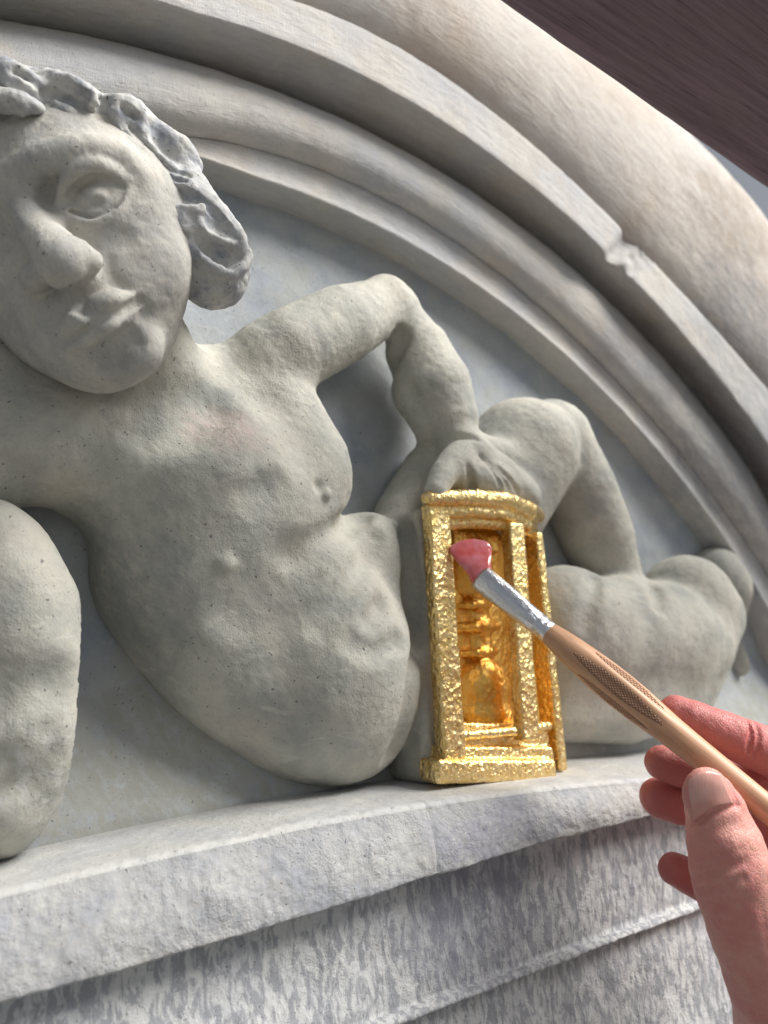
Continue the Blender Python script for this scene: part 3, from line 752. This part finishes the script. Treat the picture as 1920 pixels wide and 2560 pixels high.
def gold_part(name, fn, box, mat=M_GOLD, step=.42, amp=(.13, .05)):
    (x0, y0, h0), (x1, y1, h1) = box
    a, b_ = at(x0, y0, h0), at(x1, y1, h1); c, d = at(x0, y1, h0), at(x1, y0, h1)
    P = np.array([at(x, y, h) for x in (x0, x1) for y in (y0, y1) for h in (h0, h1)]); lo, hi = P.min(0)-4, P.max(0)+4
    C = Clay(axis(lo[0], (hi[0], step)), axis(lo[1], (hi[1], step)), axis(lo[2], (hi[2], step)), 4.); fn(C)
    V, Q = C.mesh(); V = rough(V, Q, [(amp[0], 3.6, 3, hash(name) % 1 + len(name)*3 + x0), (amp[1], 1.3, 2, 91 + x1)])
    return to_obj(name, V, Q, mat, hg)
def bar(C, p, q, w, dep, rnd=.9, k=.8):
    p, q = np.array(p, float), np.array(q, float); L = (q-p)/2; ln = np.linalg.norm(L)
    wd = np.array([1., 0, 0]) - L*(L[0]/ln**2); wd /= np.linalg.norm(wd); dp = np.cross(L/ln, wd)
    C.box((p+q)/2, np.stack([wd*w/2, dp*dep/2, L], 1), rnd, k)
# cap: stacked curved mouldings
def cap(C):
    for pts, k in (([(1072, 1246, 36, 20), (1170, 1243, 39, 21), (1262, 1252, 39, 22), (1322, 1278, 33, 24), (1342, 1292, 22, 24)], 1.),
                   ([(1085, 1282, 34, 17), (1180, 1278, 37, 17), (1255, 1284, 37, 17), (1312, 1312, 31, 18), (1330, 1322, 22, 18)], .8),
                   ([(1098, 1312, 32, 15), (1180, 1306, 34, 15), (1250, 1310, 34, 15), (1302, 1336, 29, 15), (1318, 1345, 20, 15)], .8)):
        C.chain([S(*p) for p in pts], k)
    C.chain([S(1095, 1265, 28, 38), S(1250, 1270, 28, 40), S(1305, 1295, 20, 38)], 2)
    C.chain([S(1100, 1265, 18, 38), S(1250, 1270, 18, 40)], 2)
gold_part('cap', cap, ((1060, 1215, 10), (1375, 1370, 44)))
def base(C):
    def slab(x0, x1, y0, y1, dy, h, r):     # front face at height h, left and right columns, top and bottom rows; dy: rise to the right
        c = at((x0+x1)/2, (y0+y1)/2, h); ax_ = (at(x1, (y0+y1)/2+dy, h)-at(x0, (y0+y1)/2-dy, h))/2; az_ = (at((x0+x1)/2, y0, h)-at((x0+x1)/2, y1, h))/2
        C.box(c + np.array([0, 5., 0]), np.stack([ax_, np.array([0, -5., 0]), az_], 1), r, .8)
    slab(1104, 1402, 1898, 1958, -18, 39, 1.6)
    slab(1122, 1392, 1866, 1905, -18, 36, 1.0)
    slab(1138, 1378, 1808, 1880, -16, 33, 1.0)
    for pts in ([(1130, 1842, 34.5, 12), (1230, 1832, 36, 12), (1300, 1826, 36, 12), (1370, 1814, 33, 12)],):
        C.chain([S(*p) for p in pts], .9)
gold_part('base', base, ((1085, 1790, 8), (1420, 1975, 44)))
def post1(C): bar(C, at(1088, 1262, 34), at(1130, 1925, 34), 8.4, 5.0, .8)
def post2(C): bar(C, at(1281, 1310, 36), at(1317, 1850, 37), 6.8, 5, .7)
def post3(C): bar(C, at(1330, 1335, 30), at(1390, 1925, 31), 3.6, 8, .8)
gold_part('post', post1, ((1060, 1240, 22), (1165, 1960, 44)))
gold_part('post', post2, ((1240, 1290, 26), (1345, 1880, 44)))
gold_part('post', post3, ((1290, 1310, 18), (1425, 1950, 40)))
def back(C):
    C.box(at(1215, 1600, 18), np.stack([(at(1345, 1595, 18)-at(1215, 1600, 18))*.95, np.array([0, -4., 0]), (at(1190, 1290, 18)-at(1215, 1600, 18))], 1), 1., 1)
    C.chain([S(1180, 1345, 26, 40)], 2) if False else None
    C.box(at(1175, 1355, 22), np.stack([(at(1230, 1355, 22)-at(1175, 1355, 22)), np.array([0, -4.0, 0]), (at(1174, 1333, 22)-at(1175, 1358, 22))], 1), .8, 1)
gold_part('back_panel', back, ((1080, 1270, 5), (1380, 1930, 28)), M_GOLDS, .5, (.15, .05))
def bulbs(C):
    C.ell(*E_(1176, 1440, 21, 60, 76, 4, 8), 1.5)
    C.ell(*E_(1200, 1750, 20, 80, 104, 4, 10), 1.5)
    C.ell(*E_(1210, 1800, 21, 84, 50, 4, 9), 3)
    for y, r, w, x in ((1512, 9, 44, 1182), (1566, 15, 52, 1188), (1632, 10, 48, 1193)):
        C.chain([S(x-w, y+3, 21, r), S(x, y+1, 26, r), S(x+w-4, y, 21, r)], 1.2)
    C.chain([S(1180, 1495, 19, 40), S(1192, 1640, 19, 40)], 2)
gold_part('glass_bulbs', bulbs, ((1090, 1350, 10), (1300, 1880, 34)), M_GOLDS, .45, (.2, .05))

# ------------------------------------------------------------------ paintbrush
BT = {}
BP0, BP1 = at(1203, 1445, 44), deep(1905, 2012, 177.)
def brush_pt(px):                    # point of the brush axis seen at picture column px
    lo, hi = -.3, 1.6
    for _ in range(50):
        mid_ = (lo+hi)/2; p = BP0 + (BP1-BP0)*mid_; q = p + np.array([0, DIST, 0]); c = np.array([q@U_AX, q@V_AX, q@fwd])
        if 960 + F_PX*c[0]/c[2] < px: lo = mid_
        else: hi = mid_
    return p, c[2]
brush = empty('paint_brush')
tag(brush, 'artist\'s brush with wooden handle, silver ferrule and wet pink tip touching the gold', 'brush')
bd = (BP1-BP0)/np.linalg.norm(BP1-BP0)
bw = -(BP0+np.array([0, DIST, 0])); bw = bw - bd*(bw@bd); bw /= np.linalg.norm(bw)      # towards the eye
bs_ = np.cross(bd, bw)
def tube(name, secs, mat, parent, nseg=40, facet=None, cap_ends=True):
    """secs: (centre, half-width across the view, half-thickness towards the eye)"""
    V = []; A = np.linspace(0, 2*math.pi, nseg, endpoint=False)
    for i, (c, a, b_) in enumerate(secs):
        fr = 0 if facet is None else facet(i/(len(secs)-1))
        for t in A:
            k = 1.0
            if fr: k = 1 - fr*.12*(.5-.5*math.cos(6*t)) + fr*.0
            V.append(c + bs_*a*k*math.cos(t) + bw*b_*k*math.sin(t))
    n = len(secs); Q = []
    for i in range(n-1):
        for j in range(nseg): Q.append((i*nseg+j, i*nseg+(j+1) % nseg, (i+1)*nseg+(j+1) % nseg, (i+1)*nseg+j))
    if cap_ends:
        for i, s_ in ((0, 1), (n-1, -1)):
            V.append(secs[i][0]); ci = len(V)-1
            for j in range(nseg):
                q = (i*nseg+(j+1) % nseg, i*nseg+j, ci, ci) if s_ == 1 else (i*nseg+j, i*nseg+(j+1) % nseg, ci, ci)
                Q.append(q)
    V = np.array(V); Q = np.array(Q)
    me = bpy.data.meshes.new(name); me.from_pydata([tuple(v*.001) for v in V], [], [tuple(dict.fromkeys(q)) for q in Q.tolist()])
    me.polygons.foreach_set('use_smooth', [True]*len(me.polygons)); me.update(); me.materials.append(mat)
    o = bpy.data.objects.new(name, me); COL.objects.link(o); o.parent = parent; return o
# wood
mt, nt, bs = new_mat('brush_wood'); T = NT(nt)
rot = (0, math.atan2(bd[2], bd[0]), 0)
def along(T, su, sv):               # coordinates along / across the handle
    co = T.n('ShaderNodeTexCoord').outputs['Object']
    outs = []
    cmb = T.n('ShaderNodeCombineXYZ')
    for i, (v, s_) in enumerate(((bd, su), (bs_, sv), (bw, sv))):
        dt = T.n('ShaderNodeVectorMath', operation='DOT_PRODUCT'); dt.inputs[1].default_value = v*1000*s_; T.link(co, dt.inputs[0]); T.link(dt.outputs['Value'], cmb.inputs[i])
    return cmb.outputs[0]
def tex(T, vec, size, detail=4, rough=.55):
    nd = T.n('ShaderNodeTexNoise'); nd.inputs['Scale'].default_value = 1/size; nd.inputs['Detail'].default_value = detail; nd.inputs['Roughness'].default_value = rough
    T.link(vec, nd.inputs['Vector']); return nd.outputs['Fac']
v1 = along(T, .06, 1.)
c = T.mix(T.ramp(tex(T, v1, .9, 5), [(.35, 0), (.65, 1)]), (.60, .35, .21), (.49, .27, .155))
c = T.mix(T.math('MULTIPLY', T.ramp(tex(T, along(T, .6, 1.), 2.2, 5), [(.55, 0), (.75, 1)]), .4), c, (.30, .17, .09))
T.link(c, bs.inputs['Base Color']); bs.inputs['Roughness'].default_value = .48
T.link(T.bump(tex(T, v1, .5, 4), .05), bs.inputs['Normal']); M_WOOD = mt
# knurled grip
mt, nt, bs = new_mat('knurled_wood'); T = NT(nt)
vv = along(T, 1., 1.)
hs = []
for sg in (1, -1):
    sx = T.n('ShaderNodeSeparateXYZ'); T.link(vv, sx.inputs[0])
    hs.append(T.math('ABSOLUTE', T.math('SINE', T.math('MULTIPLY', T.math('ADD', sx.outputs[0], T.math('MULTIPLY', sx.outputs[1], sg*1.35)), 2.9))))
hgt = T.math('MULTIPLY', hs[0], hs[1])
c = T.mix(T.ramp(hgt, [(.15, 0), (.6, 1)]), (.36, .19, .11), (.50, .28, .17)); T.link(c, bs.inputs['Base Color'])
T.link(T.bump(hgt, .45), bs.inputs['Normal']); bs.inputs['Roughness'].default_value = .6; M_KNURL = mt
# metal
mt, nt, bs = new_mat('ferrule_metal'); T = NT(nt)
bs.inputs['Metallic'].default_value = 1.; bs.inputs['Base Color'].default_value = (.66, .68, .72, 1)
T.link(T.math('ADD', T.math('MULTIPLY', T.noise(2.5, 4, .6), .3), .16), bs.inputs['Roughness'])
T.link(T.bump(tex(T, along(T, .35, 1.), 3.2, 3), .8, 1., T.bump(tex(T, along(T, 1, 1.), .7, 3), .12)), bs.inputs['Normal']); M_METAL = mt
# wet pink tip
mt, nt, bs = new_mat('wet_pink_bristle'); T = NT(nt)
c = T.mix(T.ramp(T.noise(5, 3, .5), [(.35, 0), (.65, 1)]), (.62, .11, .10), (.66, .22, .26)); T.link(c, bs.inputs['Base Color'])
bs.inputs['Roughness'].default_value = .12; bs.inputs['Subsurface Weight'].default_value = .5; bs.inputs['Subsurface Radius'].default_value = (.004, .0015, .001)
bs.inputs['Coat Weight'].default_value = .8; bs.inputs['Coat Roughness'].default_value = .06
T.link(T.bump(tex(T, along(T, .1, 1.), .5, 3), .05, .7, T.bump(T.noise(3, 2, .5), .2)), bs.inputs['Normal']); M_TIP = mt
def sec(px, wpx, th=None, off=0.):
    p, t = brush_pt(px); a = wpx/2*t/F_PX
    return (p, a, a if th is None else th)
tube('ferrule', [sec(1200, 62, 2.3), sec(1206, 66, 2.5), sec(1235, 66, 2.9), sec(1270, 63, 3.2), sec(1320, 59, 3.4), sec(1340, 57, 3.5), sec(1343, 54.5), sec(1346, 56.5), sec(1356, 56.5), sec(1359, 54.5), sec(1362, 56), sec(1372, 55), sec(1376, 50)], M_METAL, brush)
hsec = [sec(x, w) for x, w in ((1368, 50), (1376, 56), (1400, 66), (1430, 75), (1470, 84), (1510, 90), (1550, 92), (1590, 90), (1630, 84), (1670, 78), (1720, 74), (1800, 71), (1900, 68), (2000, 66), (2200, 62), (2330, 58), (2345, 40))]
# denser stations for a smooth faceted swelling
dense = []
for (a, b_) in zip(hsec[:-1], hsec[1:]):
    for s_ in np.linspace(0, 1, 5, endpoint=False): dense.append((a[0]+(b_[0]-a[0])*s_, a[1]+(b_[1]-a[1])*s_, a[2]+(b_[2]-a[2])*s_))
dense.append(hsec[-1])
Lh = np.array([np.linalg.norm(d_[0]-dense[0][0]) for d_ in dense]); g0 = np.linalg.norm(brush_pt(1520)[0]-dense[0][0]); g1 = np.linalg.norm(brush_pt(1610)[0]-dense[0][0])
def facet(u):
    l = Lh[int(round(u*(len(dense)-1)))]; m_ = (g0+g1)/2
    return math.exp(-((l-m_)/((g1-g0)*1.15))**4)
handle = tube('handle', dense, M_WOOD, brush, 48, facet)
# knurled lens-shaped grip panels lying on the flats
def grip(ang, x0, x1, w):
    n, mth = 30, 7; V = []
    for i in range(n):
        u = i/(n-1); p, t = brush_pt(x0+(x1-x0)*u); wd = w*math.sin(math.pi*min(max(u, .004), .996))**.6
        l = np.linalg.norm(p-dense[0][0]); k = int(np.argmin(np.abs(Lh-l))); a = dense[k][1]; fr = facet(k/(len(dense)-1))
        for j in range(mth):
            th = ang + (j/(mth-1)-.5)*wd
            kk = 1 - fr*.12*(.5-.5*math.cos(6*th)) ; kk = kk*a + (.16 if 0 < j < mth-1 else .02)
            V.append(p + bs_*kk*math.cos(th) + bw*kk*math.sin(th))
    o = to_obj('grip_panel', np.array(V), grid_faces(n, mth), M_KNURL, handle)
grip(math.radians(90), 1440, 1660, .78)
grip(math.radians(30), 1470, 1640, .62)
grip(math.radians(150), 1470, 1640, .62)
def tip():
    t1 = (BP0+np.array([0, DIST, 0]))@fwd
    # (px, py, half width px, slope of the width, half thickness mm, extra depth mm): from the ferrule mouth to the rounded end
    st = spline([(1206, 1450, 29, -.30, 2.0, 0, 0), (1201, 1436, 30, -.26, 1.9, .3, 0), (1194, 1418, 34, -.20, 1.7, 1.0, 0), (1186, 1400, 43, -.14, 1.5, 2.2, 0), (1180, 1384, 50, -.09, 1.3, 3.6, 0), (1176, 1370, 53, -.07, 1.1, 4.8, 0),
                 (1176, 1360, 45, -.05, .9, 5.6, 0), (1178, 1353, 32, -.03, .6, 6.0, 0), (1180, 1349, 16, 0, .3, 6.2, 0), (1181, 1347, 3, 0, .1, 6.3, 0)], 3.)
    ns = 48; V = []
    for x, y, w, sl, th, dt, _ in st:
        t = t1+dt; c = deep(x, y, t); n_ = math.hypot(1, sl); wd = (U_AX*1 + V_AX*sl)/n_*w*t/F_PX
        tw = -(c+np.array([0, DIST, 0])); tw /= np.linalg.norm(tw)
        for k in range(ns):
            a = 2*math.pi*k/ns; ca, sa = math.cos(a), math.sin(a)
            V.append(c + wd*math.copysign(abs(ca)**.85, ca) + tw*th*math.copysign(abs(sa)**.85, sa))
    V = np.array(V); Q = []
    for i in range(len(st)-1):
        for k in range(ns): Q.append((i*ns+k, i*ns+(k+1) % ns, (i+1)*ns+(k+1) % ns, (i+1)*ns+k))
    Q = np.array(Q)
    if (normals(V, Q)[ns*8+ns//4] @ bw) < 0: Q = Q[:, ::-1]
    V = rough(V, Q, [(.09, 3.2, 2, 5)])
    to_obj('bristles', V, Q, M_TIP, brush)
tip()

# ------------------------------------------------------------------ hand
mt, nt, bs = new_mat('skin'); T = NT(nt)
c = T.mix(T.ramp(T.noise(9, 4, .6), [(.38, 0), (.64, 1)]), (.68, .34, .29), (.63, .25, .23))
att = T.n('ShaderNodeAttribute'); att.attribute_name = 'flush'
c = T.mix(T.math('MULTIPLY', T.ramp(T.noise(2.2, 4, .6), [(.5, 0), (.7, 1)]), .35), c, (.64, .36, .28))
c = T.mix(T.math('MULTIPLY', att.outputs['Fac'], .75), c, (.50, .13, .125))
T.link(c, bs.inputs['Base Color']); bs.inputs['Roughness'].default_value = .46; bs.inputs['Specular IOR Level'].default_value = .4
bs.inputs['Subsurface Weight'].default_value = .55; bs.inputs['Subsurface Radius'].default_value = (.0045, .0013, .0007)
cells = T.n('ShaderNodeTexVoronoi'); cells.feature = 'DISTANCE_TO_EDGE'; cells.inputs['Scale'].default_value = 1/.75
T.link(T.coord((1, 1, .6), (.3, .4, .5)), cells.inputs['Vector'])
b1 = T.bump(T.math('MINIMUM', cells.outputs['Distance'], .12), .8, .7); b2 = T.bump(T.noise(.5, 3, .6), .06, 1., b1); b3 = T.bump(T.noise(3.2, 4, .6, (1, 1, .3), (0, .5, 0)), .42, 1., b2)
T.link(b3, bs.inputs['Normal']); M_SKIN = mt
mt, nt, bs = new_mat('finger_nail'); T = NT(nt)
c = T.mix(T.ramp(T.noise(6, 2, .5), [(.4, 0), (.6, 1)]), (.64, .32, .28), (.66, .39, .34)); T.link(c, bs.inputs['Base Color'])
bs.inputs['Roughness'].default_value = .27; bs.inputs['Subsurface Weight'].default_value = .4; bs.inputs['Subsurface Radius'].default_value = (.002, .001, .0006)
T.link(T.bump(T.noise(.35, 2, .5, (1, 1, .12), (0, -.5, 0)), .05), bs.inputs['Normal']); M_NAIL = mt
person = empty('person')
tag(person, 'person\'s bare hand pinching the wooden brush handle between thumb and fingers', 'person')
def G(px, py, t, r): return deep(px, py, t), r*t/F_PX
def build_hand():
    nodes = dict(
        index=[(1692, 1780, 196, 42), (1728, 1797, 194.5, 49), (1790, 1826, 193, 54), (1850, 1850, 192, 57), (1905, 1872, 192, 60), (2040, 1930, 192, 68)],
        middle=[(1657, 1908, 202, 44), (1700, 1918, 202, 50), (1780, 1935, 202, 54), (1880, 1950, 202, 58), (2030, 1990, 202, 66)],
        ring=[(1650, 1994, 207, 49), (1700, 2004, 207, 54), (1780, 2016, 207, 56), (1900, 2040, 207, 60), (2020, 2070, 205, 64)],
        little=[(1686, 2172, 205, 40), (1730, 2194, 205, 45), (1800, 2226, 206, 48), (1900, 2250, 206, 54), (2020, 2230, 206, 60)])
    C = Clay(axis(125, (255, .55)), axis(-150, (-45, .55)), axis(-115, (15, .55)), 8.)
    # each finger is its own volume; they only meet in the palm
    fields = []
    for key, pts in nodes.items():
        D_ = Clay(C.x, C.y, C.z, 8.); D_.chain([G(*p) for p in pts], 3.)
        if key == 'index':
            D_.crease([(1868, 1800, 5, .4), (1876, 1835, 6, .7), (1872, 1880, 6, .7)], 1.); D_.crease([(1888, 1806, 4, .2), (1896, 1840, 5, .4), (1890, 1890, 5, .4)], 1.)
        fields.append(D_.F)
    for f_ in fields: C.F = np.minimum(C.F, f_)
    C.chain([G(2040, 1930, 196, 90), G(2090, 2100, 198, 150), G(2100, 2300, 198, 150)], 8)
    th = Clay(C.x, C.y, C.z, 8.)
    th.chain([G(1776, 1990, 176.5, 60), G(1790, 2030, 175, 74), G(1812, 2110, 172.5, 90), G(1825, 2165, 171.5, 99), G(1845, 2240, 172, 97), G(1888, 2360, 174, 100), G(1965, 2500, 178, 130), G(2060, 2680, 184, 190)], 3.)
    th.ell(deep(1770, 1990, 171.5), Mview(1770, 1990, 171.5, 62, 72, -18, 3.2), 3)
    # knuckle creases of the thumb
    for pts in ([(1728, 2200, 7, .35), (1780, 2190, 8, .6), (1830, 2165, 7, .5), (1868, 2150, 6, .3)], [(1755, 2165, 6, .3), (1800, 2140, 7, .5), (1850, 2122, 6, .3)], [(1790, 2135, 5, .3), (1830, 2112, 5, .3)], [(1745, 2228, 6, .3), (1800, 2222, 7, .4), (1860, 2196, 6, .3)]):
        th.crease(pts, 1.2)
    th.crease([(1815, 2105, 30, .5)], 3., True)
    for x0, y0, x1, y1 in ((1790, 2260, 1850, 2300), (1800, 2300, 1870, 2320), (1830, 2350, 1890, 2400), (1770, 2250, 1800, 2290)):
        th.crease([(x0, y0, 4, .12), ((x0+x1)/2, (y0+y1)/2-4, 5, .2), (x1, y1, 4, .1)], .8)
    th.crease([(1732, 2066, 6, .5), (1772, 2040, 6, .5), (1812, 2022, 6, .5), (1842, 2014, 6, .6), (1838, 1985, 5, .4), (1815, 1945, 5, .3)], .8)
    th.crease([(1745, 2084, 9, .4), (1790, 2056, 10, .5), (1836, 2036, 9, .4)], 1.5, True)
    fing = np.minimum.reduce(fields)
    C.F = np.where(np.abs(C.F-th.F) < 4, np.minimum(C.F, th.F) - (np.maximum(1.5-np.abs(C.F-th.F), 0)/1.5)**2*1.5*.25, np.minimum(C.F, th.F))
    C.chain([G(2060, 2600, 184, 170), G(2120, 2330, 196, 170)], 8)
    C.chain([G(2090, 2500, 190, 200), G(2250, 2900, 196, 210)], 8)
    V, Q = C.mesh()
    V = rough(V, Q, [(.28, 7, 3, 60), (.06, 1.5, 2, 61)])
    o = to_obj('hand', V, Q, M_SKIN, person)
    ii = [np.clip(np.searchsorted(ax, V[:, d]), 0, len(ax)-1) for d, ax in enumerate((C.x, C.y, C.z))]
    fl = np.clip((th.F[ii[0], ii[1], ii[2]] - fing[ii[0], ii[1], ii[2]])/3 + .5, 0, 1)       # blood in the pressed fingers
    at_ = o.data.attributes.new('flush', 'FLOAT', 'POINT'); at_.data.foreach_set('value', fl.astype(np.float32))
    return V, Q, o
HV, HQ, hand = build_hand()
from mathutils.bvhtree import BVHTree
hb = BVHTree.FromPolygons([Vector(v) for v in HV], [tuple(q) for q in HQ.tolist()])
def on_hand(px, py):
    o = np.array([0, -DIST, 0]); d = to_wall(ray(px, py)) - o; d /= np.linalg.norm(d)
    hit, n, _, _ = hb.ray_cast(Vector(o), Vector(d))
    return (np.array(hit), np.array(n)) if hit else (None, None)
def nail():
    TL, TR, BR, BL = np.array([1716, 1955.]), np.array([1800, 1936.]), np.array([1836, 2010.]), np.array([1731, 2060.])
    n, mm = 26, 22; top = []; 
    for i in range(n):
        u = i/(n-1)
        for j in range(mm):
            v = j/(mm-1)
            p = TL*(1-u)*(1-v) + TR*u*(1-v) + BR*u*v + BL*(1-u)*v
            p = p + np.array([-4, -22])*math.sin(math.pi*u)*(1-v)**2 + np.array([-6, -14])*math.sin(math.pi*u)*v**2*1.0
            q, nr = on_hand(*p)
            if q is None: q, nr = on_hand(*(p*.9+np.array([1776, 2000])*.1))
            top.append((q, nr))
    P = np.array([t[0] for t in top]); N = np.array([t[1] for t in top])
    # smooth the sheet so it reads as a plate
    Pg = P.reshape(n, mm, 3)
    for _ in range(6):
        Pg[1:-1] = (Pg[:-2]+Pg[2:]+2*Pg[1:-1])/4; Pg[:, 1:-1] = (Pg[:, :-2]+Pg[:, 2:]+2*Pg[:, 1:-1])/4
    P = Pg.reshape(-1, 3)
    wgt = np.array([.55 if (0 < i < n-1 and 0 < j < mm-1) else -.5 for i in range(n) for j in range(mm)])
    V = P + N*wgt[:, None]
    to_obj('thumb_nail', V, grid_faces(n, mm, True), M_NAIL, person)
nail()

# ------------------------------------------------------------------ scaffold plank overhead
mt, nt, bs = new_mat('weathered_plank'); T = NT(nt)
c = T.mix(T.ramp(T.noise(1.0, 5, .6, (.03, 1, 1)), [(.35, 0), (.68, 1)]), (.22, .15, .185), (.13, .088, .112))
c = T.mix(T.math('MULTIPLY', T.ramp(T.noise(.7, 4, .6, (.02, 1, 1)), [(.60, 0), (.66, 1)]), .7), c, (.06, .04, .045))
c = T.mix(T.math('MULTIPLY', T.ramp(T.noise(16, 4, .6, (.5, 1, 1)), [(.5, 0), (.75, 1)]), .5), c, (.16, .13, .13))
T.link(c, bs.inputs['Base Color']); bs.inputs['Roughness'].default_value = .7
T.link(T.bump(T.noise(.9, 4, .6, (.025, 1, 1)), .5), bs.inputs['Normal'])
M_PLANK = mt
def plank():
    e0 = at(1220, 0, 112); e1 = deep(1920, 486, 1.); 
    # same height: find the far edge point
    d = ray(1920, 486); tt = e0[2]/(d@AZ); e1 = to_wall(d*tt)
    dirv = (e1-e0); dirv[2] = 0; dirv /= np.linalg.norm(dirv); side = np.array([dirv[1], -dirv[0], 0.])
    if side[1] > 0: side = -side
    L0, L1, Wd, Hh = -10., 330., 44., 16.
    ns, nw = 240, 60; V = []
    prof = [(1.6, Hh)] + [(0, Hh-2)] + [(0, Hh*.5), (0, 4.0), (.6, 1.6), (2.0, .3)] + [(2+ (Wd-4)*k/40, 0.) for k in range(1, 41)] + [(Wd-.4, 1.2), (Wd, 3), (Wd, Hh-2), (Wd-2, Hh), (1.6, Hh)]
    for i in range(ns):
        p = e0 + dirv*(L0+(L1-L0)*i/(ns-1))
        for (w_, h_) in prof: V.append(p + side*w_ + np.array([0, 0, h_]))
    V = np.array(V); Q = grid_faces(ns, len(prof))
    W = V.copy(); loc = np.stack([(W-e0)@dirv*.06, (W-e0)@side, W[:, 2]], 1)
    N = normals(V, Q); V = V + N*(.22*fbm(loc, 1.6, 3, 70) + .1*fbm(V, 9, 2, 71))[:, None]
    o = to_obj('wooden_plank', V, Q, M_PLANK)
    tag(o, 'dark purple-brown scaffold plank crossing the upper right corner', 'plank')
    return e0, e1, dirv
plank()
